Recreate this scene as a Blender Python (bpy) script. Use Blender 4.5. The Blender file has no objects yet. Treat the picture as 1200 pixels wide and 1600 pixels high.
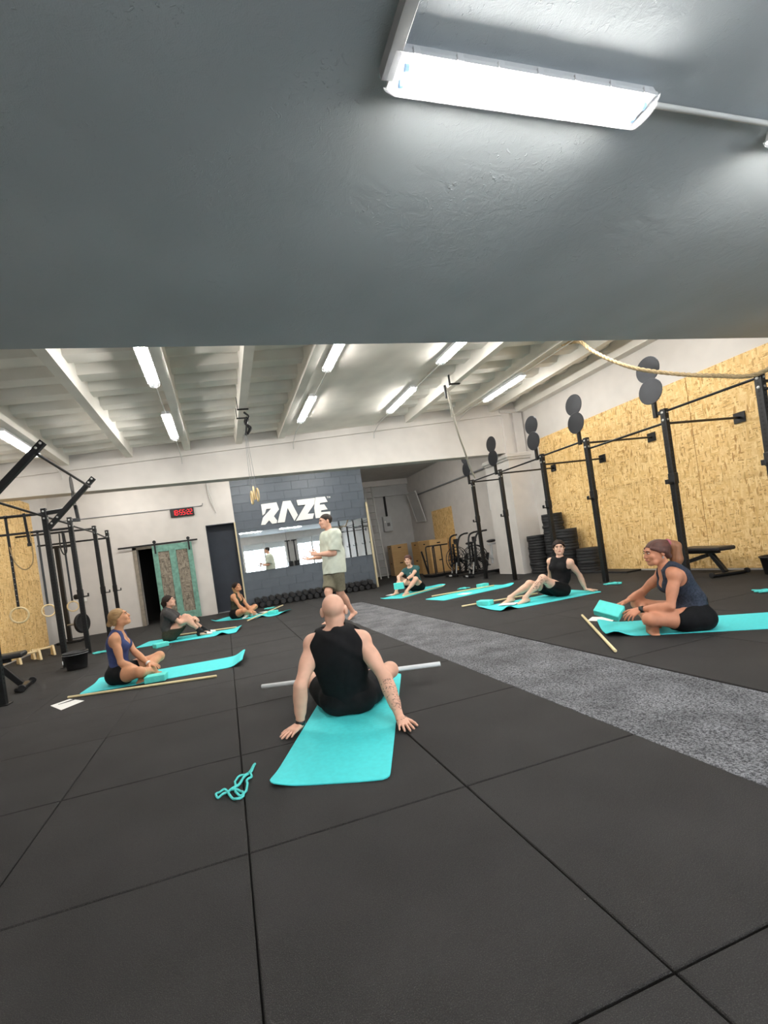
import bpy, bmesh, math, random
import numpy as np
from mathutils import Vector, Matrix

random.seed(7)
SC = bpy.context.scene
COL = SC.collection

# ---------------------------------------------------------------- camera (1 unit = 1 m; X right, Y into the hall, Z up)
CAM_H, CAM_YAW, CAM_PITCH, CAM_ROLL, CAM_F = 1.151, .2659, -.0036, -.1433, 698.0     # focal length in pixels of 1200x1600
cam = bpy.data.objects.new('camera', bpy.data.cameras.new('camera')); COL.objects.link(cam)
cam.data.sensor_fit = 'VERTICAL'; cam.data.sensor_height = 36; cam.data.lens = CAM_F / 1600 * 36
cam.data.shift_x = (600 - 540.2) / 1600; cam.data.shift_y = (867.8 - 800) / 1600
cam.data.clip_start = .05; cam.data.clip_end = 200
_f = Vector((math.sin(CAM_YAW) * math.cos(CAM_PITCH), math.cos(CAM_YAW) * math.cos(CAM_PITCH), math.sin(CAM_PITCH)))
_r = Vector((math.cos(CAM_YAW), -math.sin(CAM_YAW), 0)); _u = _r.cross(_f)
_r2 = _r * math.cos(CAM_ROLL) + _u * math.sin(CAM_ROLL); _u2 = _u * math.cos(CAM_ROLL) - _r * math.sin(CAM_ROLL)
cam.matrix_world = Matrix(((_r2.x, _u2.x, -_f.x, 0), (_r2.y, _u2.y, -_f.y, 0), (_r2.z, _u2.z, -_f.z, CAM_H), (0, 0, 0, 1)))
SC.camera = cam

# ---------------------------------------------------------------- daylight outside the front windows, exposure
TUBE = 200.0               # strength of the fluorescent tubes
wd = bpy.data.worlds.new('world'); SC.world = wd; wd.use_nodes = True
wd.node_tree.nodes['Background'].inputs[0].default_value = (.86, .93, 1.0, 1); wd.node_tree.nodes['Background'].inputs[1].default_value = 12.0
vs = SC.view_settings; vs.view_transform = 'Standard'; vs.look = 'None'; vs.exposure = 0.0; vs.gamma = 1.0; vs.use_curve_mapping = False
try: SC.cycles.use_denoising = True; SC.cycles.max_bounces = 7; SC.cycles.diffuse_bounces = 4; SC.cycles.adaptive_threshold = .03; SC.cycles.transparent_max_bounces = 12; SC.cycles.sample_clamp_indirect = 6
except Exception: pass

# ---------------------------------------------------------------- reading positions: a pixel of the photograph on a known plane
_F, _R2, _U2 = (np.array(v) for v in (_f, _r2, _u2)); _C = np.array((0, 0, CAM_H))
def _ray(x, y): return _F + (x - 540.2) / CAM_F * _R2 - (y - 867.8) / CAM_F * _U2
def pz(x, y, z=0.): d = _ray(x, y); return _C + (z - CAM_H) / d[2] * d
def py(x, y, Y): d = _ray(x, y); return _C + Y / d[1] * d
def px(x, y, X): d = _ray(x, y); return _C + X / d[0] * d

# ---------------------------------------------------------------- materials
def lin(c):
    c = [((v / 255) if max(c) > 1.001 else v) for v in c]
    return [v / 12.92 if v <= .04045 else ((v + .055) / 1.055) ** 2.4 for v in c]
def mat(name, rgb, rough=.5, metal=0., spec=.5, var=0., vscale=20., bump=0., bscale=80., emit=None, estr=0., detail=1.5, alpha=1.):
    m = bpy.data.materials.new(name); m.use_nodes = True; nt = m.node_tree; b = nt.nodes['Principled BSDF']; c = lin(rgb)
    b.inputs['Base Color'].default_value = (*c, 1); b.inputs['Roughness'].default_value = rough; b.inputs['Metallic'].default_value = metal
    b.inputs['Specular IOR Level'].default_value = spec; b.inputs['Alpha'].default_value = alpha
    if emit is not None: b.inputs['Emission Color'].default_value = (*lin(emit), 1); b.inputs['Emission Strength'].default_value = estr
    tc = nt.nodes.new('ShaderNodeTexCoord')
    if not var and not bump: return m
    n = nt.nodes.new('ShaderNodeTexNoise'); n.inputs['Scale'].default_value = vscale; n.inputs['Detail'].default_value = detail; n.inputs['Roughness'].default_value = .6
    nt.links.new(tc.outputs['Object'], n.inputs['Vector'])
    r = nt.nodes.new('ShaderNodeMix'); r.data_type = 'RGBA'
    v = max(var, .02); r.inputs[6].default_value = (*[x * (1 - v) for x in c], 1); r.inputs[7].default_value = (*[min(1, x * (1 + v)) for x in c], 1)
    cr = nt.nodes.new('ShaderNodeMapRange'); cr.inputs[1].default_value = .32; cr.inputs[2].default_value = .68
    nt.links.new(n.outputs['Fac'], cr.inputs[0]); nt.links.new(cr.outputs[0], r.inputs[0]); nt.links.new(r.outputs[2], b.inputs['Base Color'])
    if bump:
        n2 = nt.nodes.new('ShaderNodeTexNoise'); n2.inputs['Scale'].default_value = bscale; n2.inputs['Detail'].default_value = 1
        nt.links.new(tc.outputs['Object'], n2.inputs['Vector'])
        bp = nt.nodes.new('ShaderNodeBump'); bp.inputs['Strength'].default_value = bump; bp.inputs['Distance'].default_value = .01
        nt.links.new(n2.outputs['Fac'], bp.inputs['Height']); nt.links.new(bp.outputs[0], b.inputs['Normal'])
    return m
def osb_mat(name, dark, mid, light, scale=1.):
    """strand board: wood chips, each with its own direction and tone."""
    m = bpy.data.materials.new(name); m.use_nodes = True; nt = m.node_tree; N = nt.nodes; L = nt.links; b = N['Principled BSDF']; b.inputs['Roughness'].default_value = .62
    tc = N.new('ShaderNodeTexCoord'); dn = N.new('ShaderNodeTexNoise'); dn.inputs['Scale'].default_value = 9 * scale
    L.new(tc.outputs['Object'], dn.inputs['Vector'])
    ad = N.new('ShaderNodeMix'); ad.data_type = 'RGBA'; ad.blend_type = 'LINEAR_LIGHT'; ad.inputs[0].default_value = .012; L.new(tc.outputs['Object'], ad.inputs[6]); L.new(dn.outputs['Color'], ad.inputs[7])
    last = None
    for i, (ang, sx, sz) in enumerate(((.3, 7, 36), (-.9, 34, 8), (1.1, 8, 40), (.75, 30, 7))):
        mp = N.new('ShaderNodeMapping'); mp.inputs['Rotation'].default_value = (ang, 0, ang); mp.inputs['Scale'].default_value = (sx * scale, sx * scale, sz * scale); mp.inputs['Location'].default_value = (i * 3.1, i, i * 1.7)
        L.new(ad.outputs[2], mp.inputs[0])
        v = N.new('ShaderNodeTexVoronoi'); v.inputs['Scale'].default_value = 1.; L.new(mp.outputs[0], v.inputs['Vector'])
        sp = N.new('ShaderNodeSeparateColor'); L.new(v.outputs['Color'], sp.inputs[0])
        if last is None: last = sp.outputs[0]; sel = sp.outputs[1]
        else:
            mx = N.new('ShaderNodeMix'); gt = N.new('ShaderNodeMath'); gt.operation = 'GREATER_THAN'; gt.inputs[1].default_value = .56
            L.new(sp.outputs[1], gt.inputs[0]); L.new(gt.outputs[0], mx.inputs[0]); L.new(last, mx.inputs[2]); L.new(sp.outputs[0], mx.inputs[3]); last = mx.outputs[0]
    cr = N.new('ShaderNodeValToRGB'); e = cr.color_ramp.elements
    e[0].position = .0; e[0].color = (*lin(dark), 1); e[1].position = 1.; e[1].color = (*lin(light), 1); q = e.new(.22); q.color = (*lin(mid), 1); q = e.new(.75); q.color = (*[(a * .45 + c * .55) for a, c in zip(lin(mid), lin(light))], 1)
    L.new(last, cr.inputs[0]); L.new(cr.outputs[0], b.inputs['Base Color'])
    bp = N.new('ShaderNodeBump'); bp.inputs['Strength'].default_value = .25; bp.inputs['Distance'].default_value = .004; L.new(last, bp.inputs['Height']); L.new(bp.outputs[0], b.inputs['Normal'])
    return m
def rubber_mat(name, base, speck, rough=.78):
    m = mat(name, base, rough, 0, .3, .22, 2.2, .5, 420.); nt = m.node_tree; N = nt.nodes; L = nt.links; b = N['Principled BSDF']
    tc = [n for n in N if n.type == 'TEX_COORD'][0]; old = b.inputs['Base Color'].links[0].from_socket
    f = N.new('ShaderNodeTexNoise'); f.inputs['Scale'].default_value = 330; f.inputs['Detail'].default_value = 1; L.new(tc.outputs['Object'], f.inputs['Vector'])
    r = N.new('ShaderNodeMapRange'); r.inputs[1].default_value = .52; r.inputs[2].default_value = .72; L.new(f.outputs['Fac'], r.inputs[0])
    mx = N.new('ShaderNodeMix'); mx.data_type = 'RGBA'; mx.inputs[7].default_value = (*lin(speck), 1); L.new(r.outputs[0], mx.inputs[0]); L.new(old, mx.inputs[6])
    v = N.new('ShaderNodeTexVoronoi'); v.inputs['Scale'].default_value = 9; L.new(tc.outputs['Object'], v.inputs['Vector'])       # stray lint
    g = N.new('ShaderNodeMath'); g.operation = 'LESS_THAN'; g.inputs[1].default_value = .018; L.new(v.outputs['Distance'], g.inputs[0])
    m2 = N.new('ShaderNodeMix'); m2.data_type = 'RGBA'; m2.inputs[7].default_value = (.20, .19, .18, 1); L.new(g.outputs[0], m2.inputs[0]); L.new(mx.outputs[2], m2.inputs[6]); L.new(m2.outputs[2], b.inputs['Base Color'])
    return m
def turf_mat():
    m = mat('grey_turf', (117, 118, 121), .95, 0, .1, .25, 3.); nt = m.node_tree; N = nt.nodes; L = nt.links; b = N['Principled BSDF']
    tc = [n for n in N if n.type == 'TEX_COORD'][0]; old = b.inputs['Base Color'].links[0].from_socket
    f = N.new('ShaderNodeTexNoise'); f.inputs['Scale'].default_value = 95; f.inputs['Detail'].default_value = 3; f.inputs['Roughness'].default_value = .8; L.new(tc.outputs['Object'], f.inputs['Vector'])
    r = N.new('ShaderNodeMapRange'); r.inputs[1].default_value = .40; r.inputs[2].default_value = .60; L.new(f.outputs['Fac'], r.inputs[0])
    mx = N.new('ShaderNodeMix'); mx.data_type = 'RGBA'; mx.blend_type = 'MULTIPLY'; mx.inputs[0].default_value = 1; L.new(old, mx.inputs[6])
    cr = N.new('ShaderNodeMix'); cr.data_type = 'RGBA'; cr.inputs[6].default_value = (.25, .25, .26, 1); cr.inputs[7].default_value = (1.5, 1.5, 1.5, 1); L.new(r.outputs[0], cr.inputs[0]); L.new(cr.outputs[2], mx.inputs[7]); L.new(mx.outputs[2], b.inputs['Base Color'])
    bp = N.new('ShaderNodeBump'); bp.inputs['Strength'].default_value = .8; bp.inputs['Distance'].default_value = .01; L.new(f.outputs['Fac'], bp.inputs['Height']); L.new(bp.outputs[0], b.inputs['Normal'])
    return m
def wood_mat(name, a, b_, scale=6., stretch=(1, 1, 12), rough=.5):
    m = mat(name, a, rough); nt = m.node_tree; N = nt.nodes; L = nt.links; b = N['Principled BSDF']
    tc = [n for n in N if n.type == 'TEX_COORD'][0]; mp = N.new('ShaderNodeMapping'); mp.inputs['Scale'].default_value = stretch; L.new(tc.outputs['Object'], mp.inputs[0])
    n = N.new('ShaderNodeTexNoise'); n.inputs['Scale'].default_value = scale; n.inputs['Detail'].default_value = 6; n.inputs['Distortion'].default_value = .6; L.new(mp.outputs[0], n.inputs['Vector'])
    mx = N.new('ShaderNodeMix'); mx.data_type = 'RGBA'; mx.inputs[6].default_value = (*lin(a), 1); mx.inputs[7].default_value = (*lin(b_), 1); L.new(n.outputs['Fac'], mx.inputs[0]); L.new(mx.outputs[2], b.inputs['Base Color'])
    return m
def plaster_mat(name, rgb, scars=1.3):
    """painted ceiling slab with trowel marks and small scars."""
    m = mat(name, rgb, .62, 0, .35, .07, 1.1); nt = m.node_tree; N = nt.nodes; L = nt.links; b = N['Principled BSDF']
    tc = [n for n in N if n.type == 'TEX_COORD'][0]
    a = N.new('ShaderNodeTexNoise'); a.inputs['Scale'].default_value = 9; a.inputs['Detail'].default_value = 4; a.inputs['Roughness'].default_value = .62; a.inputs['Distortion'].default_value = .8; L.new(tc.outputs['Object'], a.inputs['Vector'])
    f = N.new('ShaderNodeTexNoise'); f.inputs['Scale'].default_value = 160; f.inputs['Detail'].default_value = 0; L.new(tc.outputs['Object'], f.inputs['Vector'])
    mk = N.new('ShaderNodeTexNoise'); mk.inputs['Scale'].default_value = 2.3; L.new(tc.outputs['Object'], mk.inputs['Vector'])
    r = N.new('ShaderNodeMapRange'); r.inputs[1].default_value = .50; r.inputs[2].default_value = .72; L.new(mk.outputs['Fac'], r.inputs[0])
    v = N.new('ShaderNodeTexNoise'); v.inputs['Scale'].default_value = 26; v.inputs['Distortion'].default_value = 1.6; v.inputs['Detail'].default_value = 2; L.new(tc.outputs['Object'], v.inputs['Vector'])
    vr = N.new('ShaderNodeMapRange'); vr.inputs[1].default_value = .62; vr.inputs[2].default_value = .70; L.new(v.outputs['Fac'], vr.inputs[0])
    mu = N.new('ShaderNodeMath'); mu.operation = 'MULTIPLY'; L.new(r.outputs[0], mu.inputs[0]); L.new(vr.outputs[0], mu.inputs[1])
    s1 = N.new('ShaderNodeMath'); s1.operation = 'MULTIPLY_ADD'; s1.inputs[1].default_value = scars; L.new(mu.outputs[0], s1.inputs[0]); L.new(a.outputs['Fac'], s1.inputs[2])
    s2 = N.new('ShaderNodeMath'); s2.operation = 'MULTIPLY_ADD'; s2.inputs[1].default_value = .12; L.new(f.outputs['Fac'], s2.inputs[0]); L.new(s1.outputs[0], s2.inputs[2])
    bp = N.new('ShaderNodeBump'); bp.inputs['Strength'].default_value = .45; bp.inputs['Distance'].default_value = .010; L.new(s2.outputs[0], bp.inputs['Height']); L.new(bp.outputs[0], b.inputs['Normal'])
    return m
def see_through(name, tint, fac, rough=.15):
    m = bpy.data.materials.new(name); m.use_nodes = True; nt = m.node_tree; b = nt.nodes['Principled BSDF']; b.inputs['Base Color'].default_value = (*lin(tint), 1); b.inputs['Roughness'].default_value = rough
    t = nt.nodes.new('ShaderNodeBsdfTransparent'); x = nt.nodes.new('ShaderNodeMixShader'); x.inputs[0].default_value = fac
    nt.links.new(t.outputs[0], x.inputs[1]); nt.links.new(b.outputs[0], x.inputs[2]); nt.links.new(x.outputs[0], nt.nodes['Material Output'].inputs[0]); return m

M_ = dict(
    rubber=rubber_mat('black_rubber_floor', (39, 38, 38), (68, 66, 64)), slab=mat('floor_underlay', (24, 24, 24), .9), turf=turf_mat(),
    white=mat('white_wall_paint', (214, 209, 204), .7, 0, .3, .04, 3), ceil=mat('white_ceiling_paint', (238, 234, 226), .75, 0, .3, .07, 2.2),
    mezz=plaster_mat('blue_grey_ceiling_paint', (174, 181, 185)), greyblock=mat('dark_grey_block_paint', (80, 88, 97), .45, 0, .5, .08, 4, .3, 90), dimgrey=mat('grey_wall_paint', (196, 195, 193), .7, 0, .3, .05, 3),
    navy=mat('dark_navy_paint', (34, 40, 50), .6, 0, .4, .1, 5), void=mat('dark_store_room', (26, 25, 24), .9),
    osb=osb_mat('strand_board', (178, 132, 72), (228, 186, 118), (252, 220, 160), 1.5), osb_old=osb_mat('weathered_strand_board', (78, 70, 60), (122, 112, 98), (160, 150, 134), 1.3),
    black=mat('black_powder_coat', (26, 27, 29), .38, .3, .5, .1, 30), blackplastic=mat('black_plastic', (28, 28, 30), .5, 0, .5, .1, 20), blackrub=mat('black_plate_rubber', (34, 34, 36), .6, 0, .4, .15, 12, .2, 200),
    pad=mat('black_vinyl', (30, 30, 32), .4, 0, .5, .08, 15, .15, 300), steel=mat('brushed_steel', (170, 172, 175), .32, .9, .5, .05, 40), bolt=mat('zinc_bolt', (200, 200, 198), .35, .8),
    target=mat('dark_steel_target', (50, 52, 56), .32, .55, .5, .12, 5), housing=mat('light_grey_lamp_housing', (206, 208, 210), .5), clear=see_through('clear_lamp_cover', (245, 246, 250), .22),
    tube=mat('lit_fluorescent_tube', (255, 255, 252), .4, emit=(255, 251, 244), estr=TUBE), socket=mat('blue_tube_cap', (120, 160, 200), .5), conduit=mat('light_conduit', (205, 205, 202), .5), darkline=mat('grey_conduit', (128, 130, 132), .5),
    teal=mat('turquoise_mat_foam', (78, 222, 226), .62, 0, .35, .04, 30, .25, 380), block=mat('turquoise_block_foam', (100, 226, 218), .7, 0, .3, .05, 25, .2, 300), strap=mat('turquoise_webbing', (96, 214, 210), .75, 0, .2, .08, 60),
    dowel=wood_mat('pale_dowel_wood', (240, 226, 182), (224, 204, 152)), pvc=mat('white_pvc_pipe', (214, 218, 220), .35), paper=mat('white_paper', (244, 243, 240), .8),
    ply=wood_mat('birch_plywood', (208, 172, 118), (182, 142, 90), 4., (1, 1, 8)), ringwood=wood_mat('ring_wood', (232, 210, 164), (214, 186, 138)), ladder=mat('aluminium', (176, 176, 172), .4, .7), timber=wood_mat('pale_timber', (214, 202, 168), (196, 180, 142)),
    doorgreen=mat('weathered_teal_paint', (116, 160, 146), .65, 0, .3, .22, 9, .3, 60), doorframe=mat('grey_timber_frame', (140, 132, 120), .7, 0, .3, .15, 9), rope=mat('manila_rope', (168, 148, 114), .85, 0, .2, .18, 70), ropewhite=mat('white_rope', (200, 194, 182), .85, 0, .2, .12, 70),
    mirror=mat('mirror_glass', (238, 242, 242), .015, 1., .5), sign=mat('white_sign_letters', (240, 240, 236), .5), led=mat('red_led', (255, 40, 50), .4, emit=(255, 26, 40), estr=1.3), pane=see_through('window_pane', (220, 235, 240), .07, .05), ink=mat('blue_marker', (70, 110, 190), .6), decal=mat('dark_window_print', (70, 84, 88), .6),
    tan=mat('tan_band', (150, 126, 88), .7), boxgrey=mat('grey_enamel_box', (196, 198, 198), .45), orange=mat('orange_tag', (226, 120, 40), .6),
    skin_a=mat('skin_light', (222, 172, 148), .55, 0, .4, .08, 14, .08, 220), skin_b=mat('skin_tanned', (206, 148, 112), .55, 0, .4, .08, 14, .08, 220), skin_c=mat('skin_pale', (228, 184, 160), .55, 0, .4, .07, 14, .08, 220), skin_d=mat('skin_warm', (196, 134, 104), .55, 0, .4, .08, 14, .08, 220),
    hair_dark=mat('dark_brown_hair', (38, 27, 23), .7, 0, .25, .35, 60), hair_auburn=wood_mat('auburn_hair', (48, 26, 22), (96, 54, 40), 60., (.25, 1, .5), .6), hair_blond=wood_mat('blond_hair', (108, 78, 48), (186, 150, 102), 60., (.25, 1, .5), .6), hair_brown=mat('brown_hair', (92, 66, 48), .5, 0, .4, .4, 55), hair_short=mat('short_dark_hair', (44, 36, 32), .7, 0, .3, .4, 90), lash=wood_mat('light_brown_hair_tips', (92, 54, 38), (170, 118, 80), 70., (1, 1, .10), .6),
    eye_white=mat('eye_white', (196, 176, 164), .3), eye_dark=mat('eye_iris', (46, 34, 28), .3), lips=mat('lips', (178, 100, 92), .5), nail=mat('nail', (230, 190, 175), .35),
    c_black=mat('black_jersey', (20, 20, 22), .85, 0, .2, .2, 25), c_blue=mat('navy_blue_jersey', (58, 68, 112), .75, 0, .25, .14, 30), c_grey=mat('charcoal_cotton', (68, 66, 66), .9, 0, .2, .14, 40), c_olive=mat('olive_cotton', (62, 64, 50), .85, 0, .2, .12, 30), c_darkolive=mat('dark_olive_shorts', (50, 52, 42), .85, 0, .2, .15, 30),
    c_green=mat('heather_green_jersey', (58, 96, 98), .85, 0, .2, .22, 70), c_heather=mat('heather_navy_jersey', (48, 54, 66), .85, 0, .2, .35, 60), c_pale=mat('pale_mint_cotton', (206, 212, 198), .85, 0, .2, .05, 20), c_khaki=mat('khaki_cotton', (122, 118, 100), .9, 0, .2, .10, 30), c_sock=mat('black_sock', (22, 22, 24), .9), c_white=mat('white_fabric', (232, 232, 230), .8), watch=mat('watch_black', (18, 18, 20), .3), tattoo=mat('tattoo_ink', (150, 116, 100), .6),
)

# ---------------------------------------------------------------- mesh helpers
def _acc(o):
    v = Vector((0, 0, 0))
    while o is not None: v += o.location; o = o.parent
    return v
class MB:
    """collects shapes in world space; build() links them as ONE mesh object under its parent."""
    def __init__(self): self.v = []; self.f = []; self.sm = []
    def add(self, V, F, smooth=False):
        n = len(self.v); self.v += [tuple(map(float, p)) for p in V]; self.f += [tuple(i + n for i in q) for q in F]; self.sm += [smooth] * len(F); return self
    def box(self, lo, hi):
        (a, b, c), (d, e, g) = lo, hi
        return self.add([(a, b, c), (d, b, c), (d, e, c), (a, e, c), (a, b, g), (d, b, g), (d, e, g), (a, e, g)], [(0, 3, 2, 1), (4, 5, 6, 7), (0, 1, 5, 4), (1, 2, 6, 5), (2, 3, 7, 6), (3, 0, 4, 7)])
    def cbox(self, c, size, R=None, ch=.004):
        """box with chamfered edges; R columns are its axes."""
        c = np.array(c, float); h = np.array(size, float) / 2; R = np.eye(3) if R is None else np.array(R); ch = min(ch, .45 * h.min() * 2)
        V = []; ix = {}
        for sx in (-1, 1):
            for sy in (-1, 1):
                for sz in (-1, 1):
                    for k in range(3):
                        q = np.array([sx * h[0], sy * h[1], sz * h[2]])
                        for j in range(3):
                            if j != k: q[j] -= (sx, sy, sz)[j] * ch
                        ix[(sx, sy, sz, k)] = len(V); V.append(c + R @ q)
        F = []
        for k in range(3):
            u, v = (k + 1) % 3, (k + 2) % 3
            for s in (-1, 1):
                def g(a, b):
                    t = [0, 0, 0]; t[k] = s; t[u] = a; t[v] = b; return ix[(*t, k)]
                q = [g(-1, -1), g(1, -1), g(1, 1), g(-1, 1)]; F.append(tuple(q if s > 0 else q[::-1]))
            for a in (-1, 1):
                for b in (-1, 1):      # edge along axis k
                    t = [0, 0, 0]; t[u] = a; t[v] = b
                    def g2(s, kk): w = list(t); w[k] = s; return ix[(*w, kk)]
                    q = [g2(-1, u), g2(1, u), g2(1, v), g2(-1, v)]; F.append(tuple(q if a * b < 0 else q[::-1]))
        for sx in (-1, 1):
            for sy in (-1, 1):
                for sz in (-1, 1):
                    q = [ix[(sx, sy, sz, k)] for k in range(3)]; F.append(tuple(q if sx * sy * sz > 0 else q[::-1]))
        return self.add(V, F)
    def bar(self, a, b, w, d=None, up=(0, 0, 1), ch=.003):
        a = np.array(a, float); b = np.array(b, float); y = (b - a) / np.linalg.norm(b - a); u = np.array(up, float); u = u - y * (u @ y)
        if np.linalg.norm(u) < 1e-3: u = np.array((1., 0, 0)) - y * y[0]
        u /= np.linalg.norm(u); x = np.cross(y, u)
        return self.cbox((a + b) / 2, (w, np.linalg.norm(b - a), d or w), np.stack([x, y, u], 1), ch)
    def tube(self, path, r, n=8, closed=False, radii=None, cap=True):
        P = [np.array(p, float) for p in path]; m = len(P); V = []; F = []; prev = None
        for i in range(m):
            t = (P[(i + 1) % m] - P[i - 1]) if closed else (P[min(i + 1, m - 1)] - P[max(i - 1, 0)]); t = t / (np.linalg.norm(t) + 1e-9)
            if prev is None: a = np.array((0, 0, 1.)) if abs(t[2]) < .9 else np.array((1., 0, 0))
            else: a = prev
            a = a - t * (a @ t); a /= np.linalg.norm(a) + 1e-9; prev = a; b = np.cross(t, a); rr = radii[i] if radii else r
            V += [P[i] + rr * (a * math.cos(2 * math.pi * k / n) + b * math.sin(2 * math.pi * k / n)) for k in range(n)]
        for i in range(m if closed else m - 1):
            j = (i + 1) % m
            F += [(i * n + k, i * n + (k + 1) % n, j * n + (k + 1) % n, j * n + k) for k in range(n)]
        self.add(V, F, True)
        if not closed and cap: self.add(V[:n], [tuple(range(n))[::-1]]); self.add(V[-n:], [tuple(range(n))])
        return self
    def cyl(self, a, b, r, r2=None, n=16): return self.tube([a, b], r, n, radii=[r, r if r2 is None else r2])
    def lathe(self, prof, c=(0, 0, 0), ax=(0, 0, 1), n=24, smooth=True):
        c = np.array(c, float); z = np.array(ax, float); z /= np.linalg.norm(z); x = np.array((1., 0, 0)) if abs(z[0]) < .9 else np.array((0, 1., 0)); x = x - z * (x @ z); x /= np.linalg.norm(x); y = np.cross(z, x)
        V = []; F = []; m = len(prof)
        for r, h in prof: V += [c + z * h + r * (x * math.cos(2 * math.pi * k / n) + y * math.sin(2 * math.pi * k / n)) for k in range(n)]
        for i in range(m - 1): F += [(i * n + k, i * n + (k + 1) % n, (i + 1) * n + (k + 1) % n, (i + 1) * n + k) for k in range(n)]
        return self.add(V, F, smooth)
    def disc(self, c, ax, r, t, n=28): return self.lathe([(0.001, -t / 2), (r - .004, -t / 2), (r, -t / 2 + .004), (r, t / 2 - .004), (r - .004, t / 2), (.001, t / 2)], c, ax, n, False)
    def ring(self, c, ax, r, w, t, n=24): return self.lathe([(r, -w / 2), (r + t, -w / 2), (r + t, w / 2), (r, w / 2), (r, -w / 2)], c, ax, n)
    def torus(self, c, ax, R, r, n=28, m=8):
        return self.lathe([(R + r * math.cos(2 * math.pi * k / m), r * math.sin(2 * math.pi * k / m)) for k in range(m + 1)], c, ax, n)
    def ball(self, c, rad, R=None, n=12, m=8):
        c = np.array(c, float); R = np.eye(3) if R is None else np.array(R); rad = np.array(rad, float); V = []; F = []
        for i in range(m + 1):
            th = math.pi * i / m
            V += [c + R @ (rad * np.array((math.sin(th) * math.cos(2 * math.pi * k / n), math.sin(th) * math.sin(2 * math.pi * k / n), math.cos(th)))) for k in range(n)]
        for i in range(m): F += [((i + 1) * n + k, (i + 1) * n + (k + 1) % n, i * n + (k + 1) % n, i * n + k) for k in range(n)]
        return self.add(V, F, True)
    def prism(self, poly, off):
        P = [np.array(p, float) for p in poly]; o = np.array(off, float); n = len(P); nor = sum(np.cross(P[i] - P[0], P[(i + 1) % n] - P[0]) for i in range(n))
        if nor @ o > 0: P = P[::-1]
        V = P + [p + o for p in P]
        return self.add(V, [tuple(range(n)), tuple(range(2 * n - 1, n - 1, -1))] + [((i + 1) % n, i, n + i, n + (i + 1) % n) for i in range(n)])
    def build(self, name, m, parent=None, at=None):
        off = _acc(parent) if parent is not None else Vector(at or (0, 0, 0))
        me = bpy.data.meshes.new(name); me.from_pydata([(x - off.x, y - off.y, z - off.z) for x, y, z in self.v], [], self.f); me.validate(); me.update()
        if any(self.sm) and len(me.polygons) == len(self.sm): me.polygons.foreach_set('use_smooth', self.sm)
        me.materials.append(m); o = bpy.data.objects.new(name, me); COL.objects.link(o)
        if parent is not None: o.parent = parent
        elif at is not None: o.location = at
        return o
def tag(o, label=None, cat=None, group=None, kind=None):
    if label: o['label'] = label
    if cat: o['category'] = cat
    if group: o['group'] = group
    if kind: o['kind'] = kind
    return o
def thing(name, label, cat, at=(0, 0, 0), group=None):
    o = bpy.data.objects.new(name, None); o.empty_display_size = .1; COL.objects.link(o); o.location = at; return tag(o, label, cat, group)
def dup(o, at=None, rz=None, label=None, parent=None, group=None):
    c = o.copy(); COL.objects.link(c); c.parent = parent
    if at is not None: c.location = at
    if rz is not None: c.rotation_euler = (0, 0, rz)
    if label: c['label'] = label
    if group: c['group'] = group
    for ch in list(o.children): dup(ch, parent=c)
    return c
ORD = ['first', 'second', 'third', 'fourth', 'fifth', 'sixth', 'seventh', 'eighth', 'ninth', 'tenth', 'eleventh', 'twelfth', 'thirteenth', 'fourteenth', 'fifteenth', 'sixteenth', 'seventeenth', 'eighteenth', 'nineteenth', 'twentieth', 'twenty-first', 'twenty-second']
def struct(name, mb, m, parent=None):
    o = mb.build(name, m, parent)
    if parent is None: o['kind'] = 'structure'
    return o
def rotz(a): return np.array([[math.cos(a), -math.sin(a), 0], [math.sin(a), math.cos(a), 0], [0, 0, 1]])
def spline(P, n=6, closed=False):
    P = [np.array(p, float) for p in P]; m = len(P); out = []
    for i in range(m if closed else m - 1):
        g = lambda k: P[k % m] if closed else P[min(max(k, 0), m - 1)]
        a, b, c, d = g(i - 1), g(i), g(i + 1), g(i + 2)
        for j in range(n):
            t = j / n; out.append(.5 * ((2 * b) + (-a + c) * t + (2 * a - 5 * b + 4 * c - d) * t * t + (-a + 3 * b - 3 * c + d) * t ** 3))
    if not closed: out.append(P[-1])
    return out
# ---------------------------------------------------------------- the hall
XL, XR, YF, YB, YR, YBEAM, YM = -4.15, 7.85, -3.0, 13.05, 17.5, 9.8, 3.94
ZM = 3.08
def zc(x): return 3.62 + .0544 * (x + 2.8)

b = MB().box((XL - .3, YF - .3, -.12), (XR + .3, YR + .3, -.022)); floor = struct('floor', b, M_['slab'])
_tile = {}
def tile_mesh(w, d, g):
    k = (round(w, 3), round(d, 3), g)
    if k not in _tile:
        c = MB(); x, y = w / 2 - g, d / 2 - g; e = .004 if g > .002 else .0015
        V = [(-x, -y, -.02), (x, -y, -.02), (x, y, -.02), (-x, y, -.02), (-x, -y, -e), (x, -y, -e), (x, y, -e), (-x, y, -e), (-x + e, -y + e, 0), (x - e, -y + e, 0), (x - e, y - e, 0), (-x + e, y - e, 0)]
        F = [(8, 9, 10, 11)] + [(i, (i + 1) % 4, (i + 1) % 4 + 4, i + 4) for i in range(4)] + [(i + 4, (i + 1) % 4 + 4, (i + 1) % 4 + 8, i + 8) for i in range(4)]
        me = bpy.data.meshes.new('rubber_tile'); me.from_pydata(V, [], F); me.materials.append(M_['rubber']); _tile[k] = me
    return _tile[k]
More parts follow.
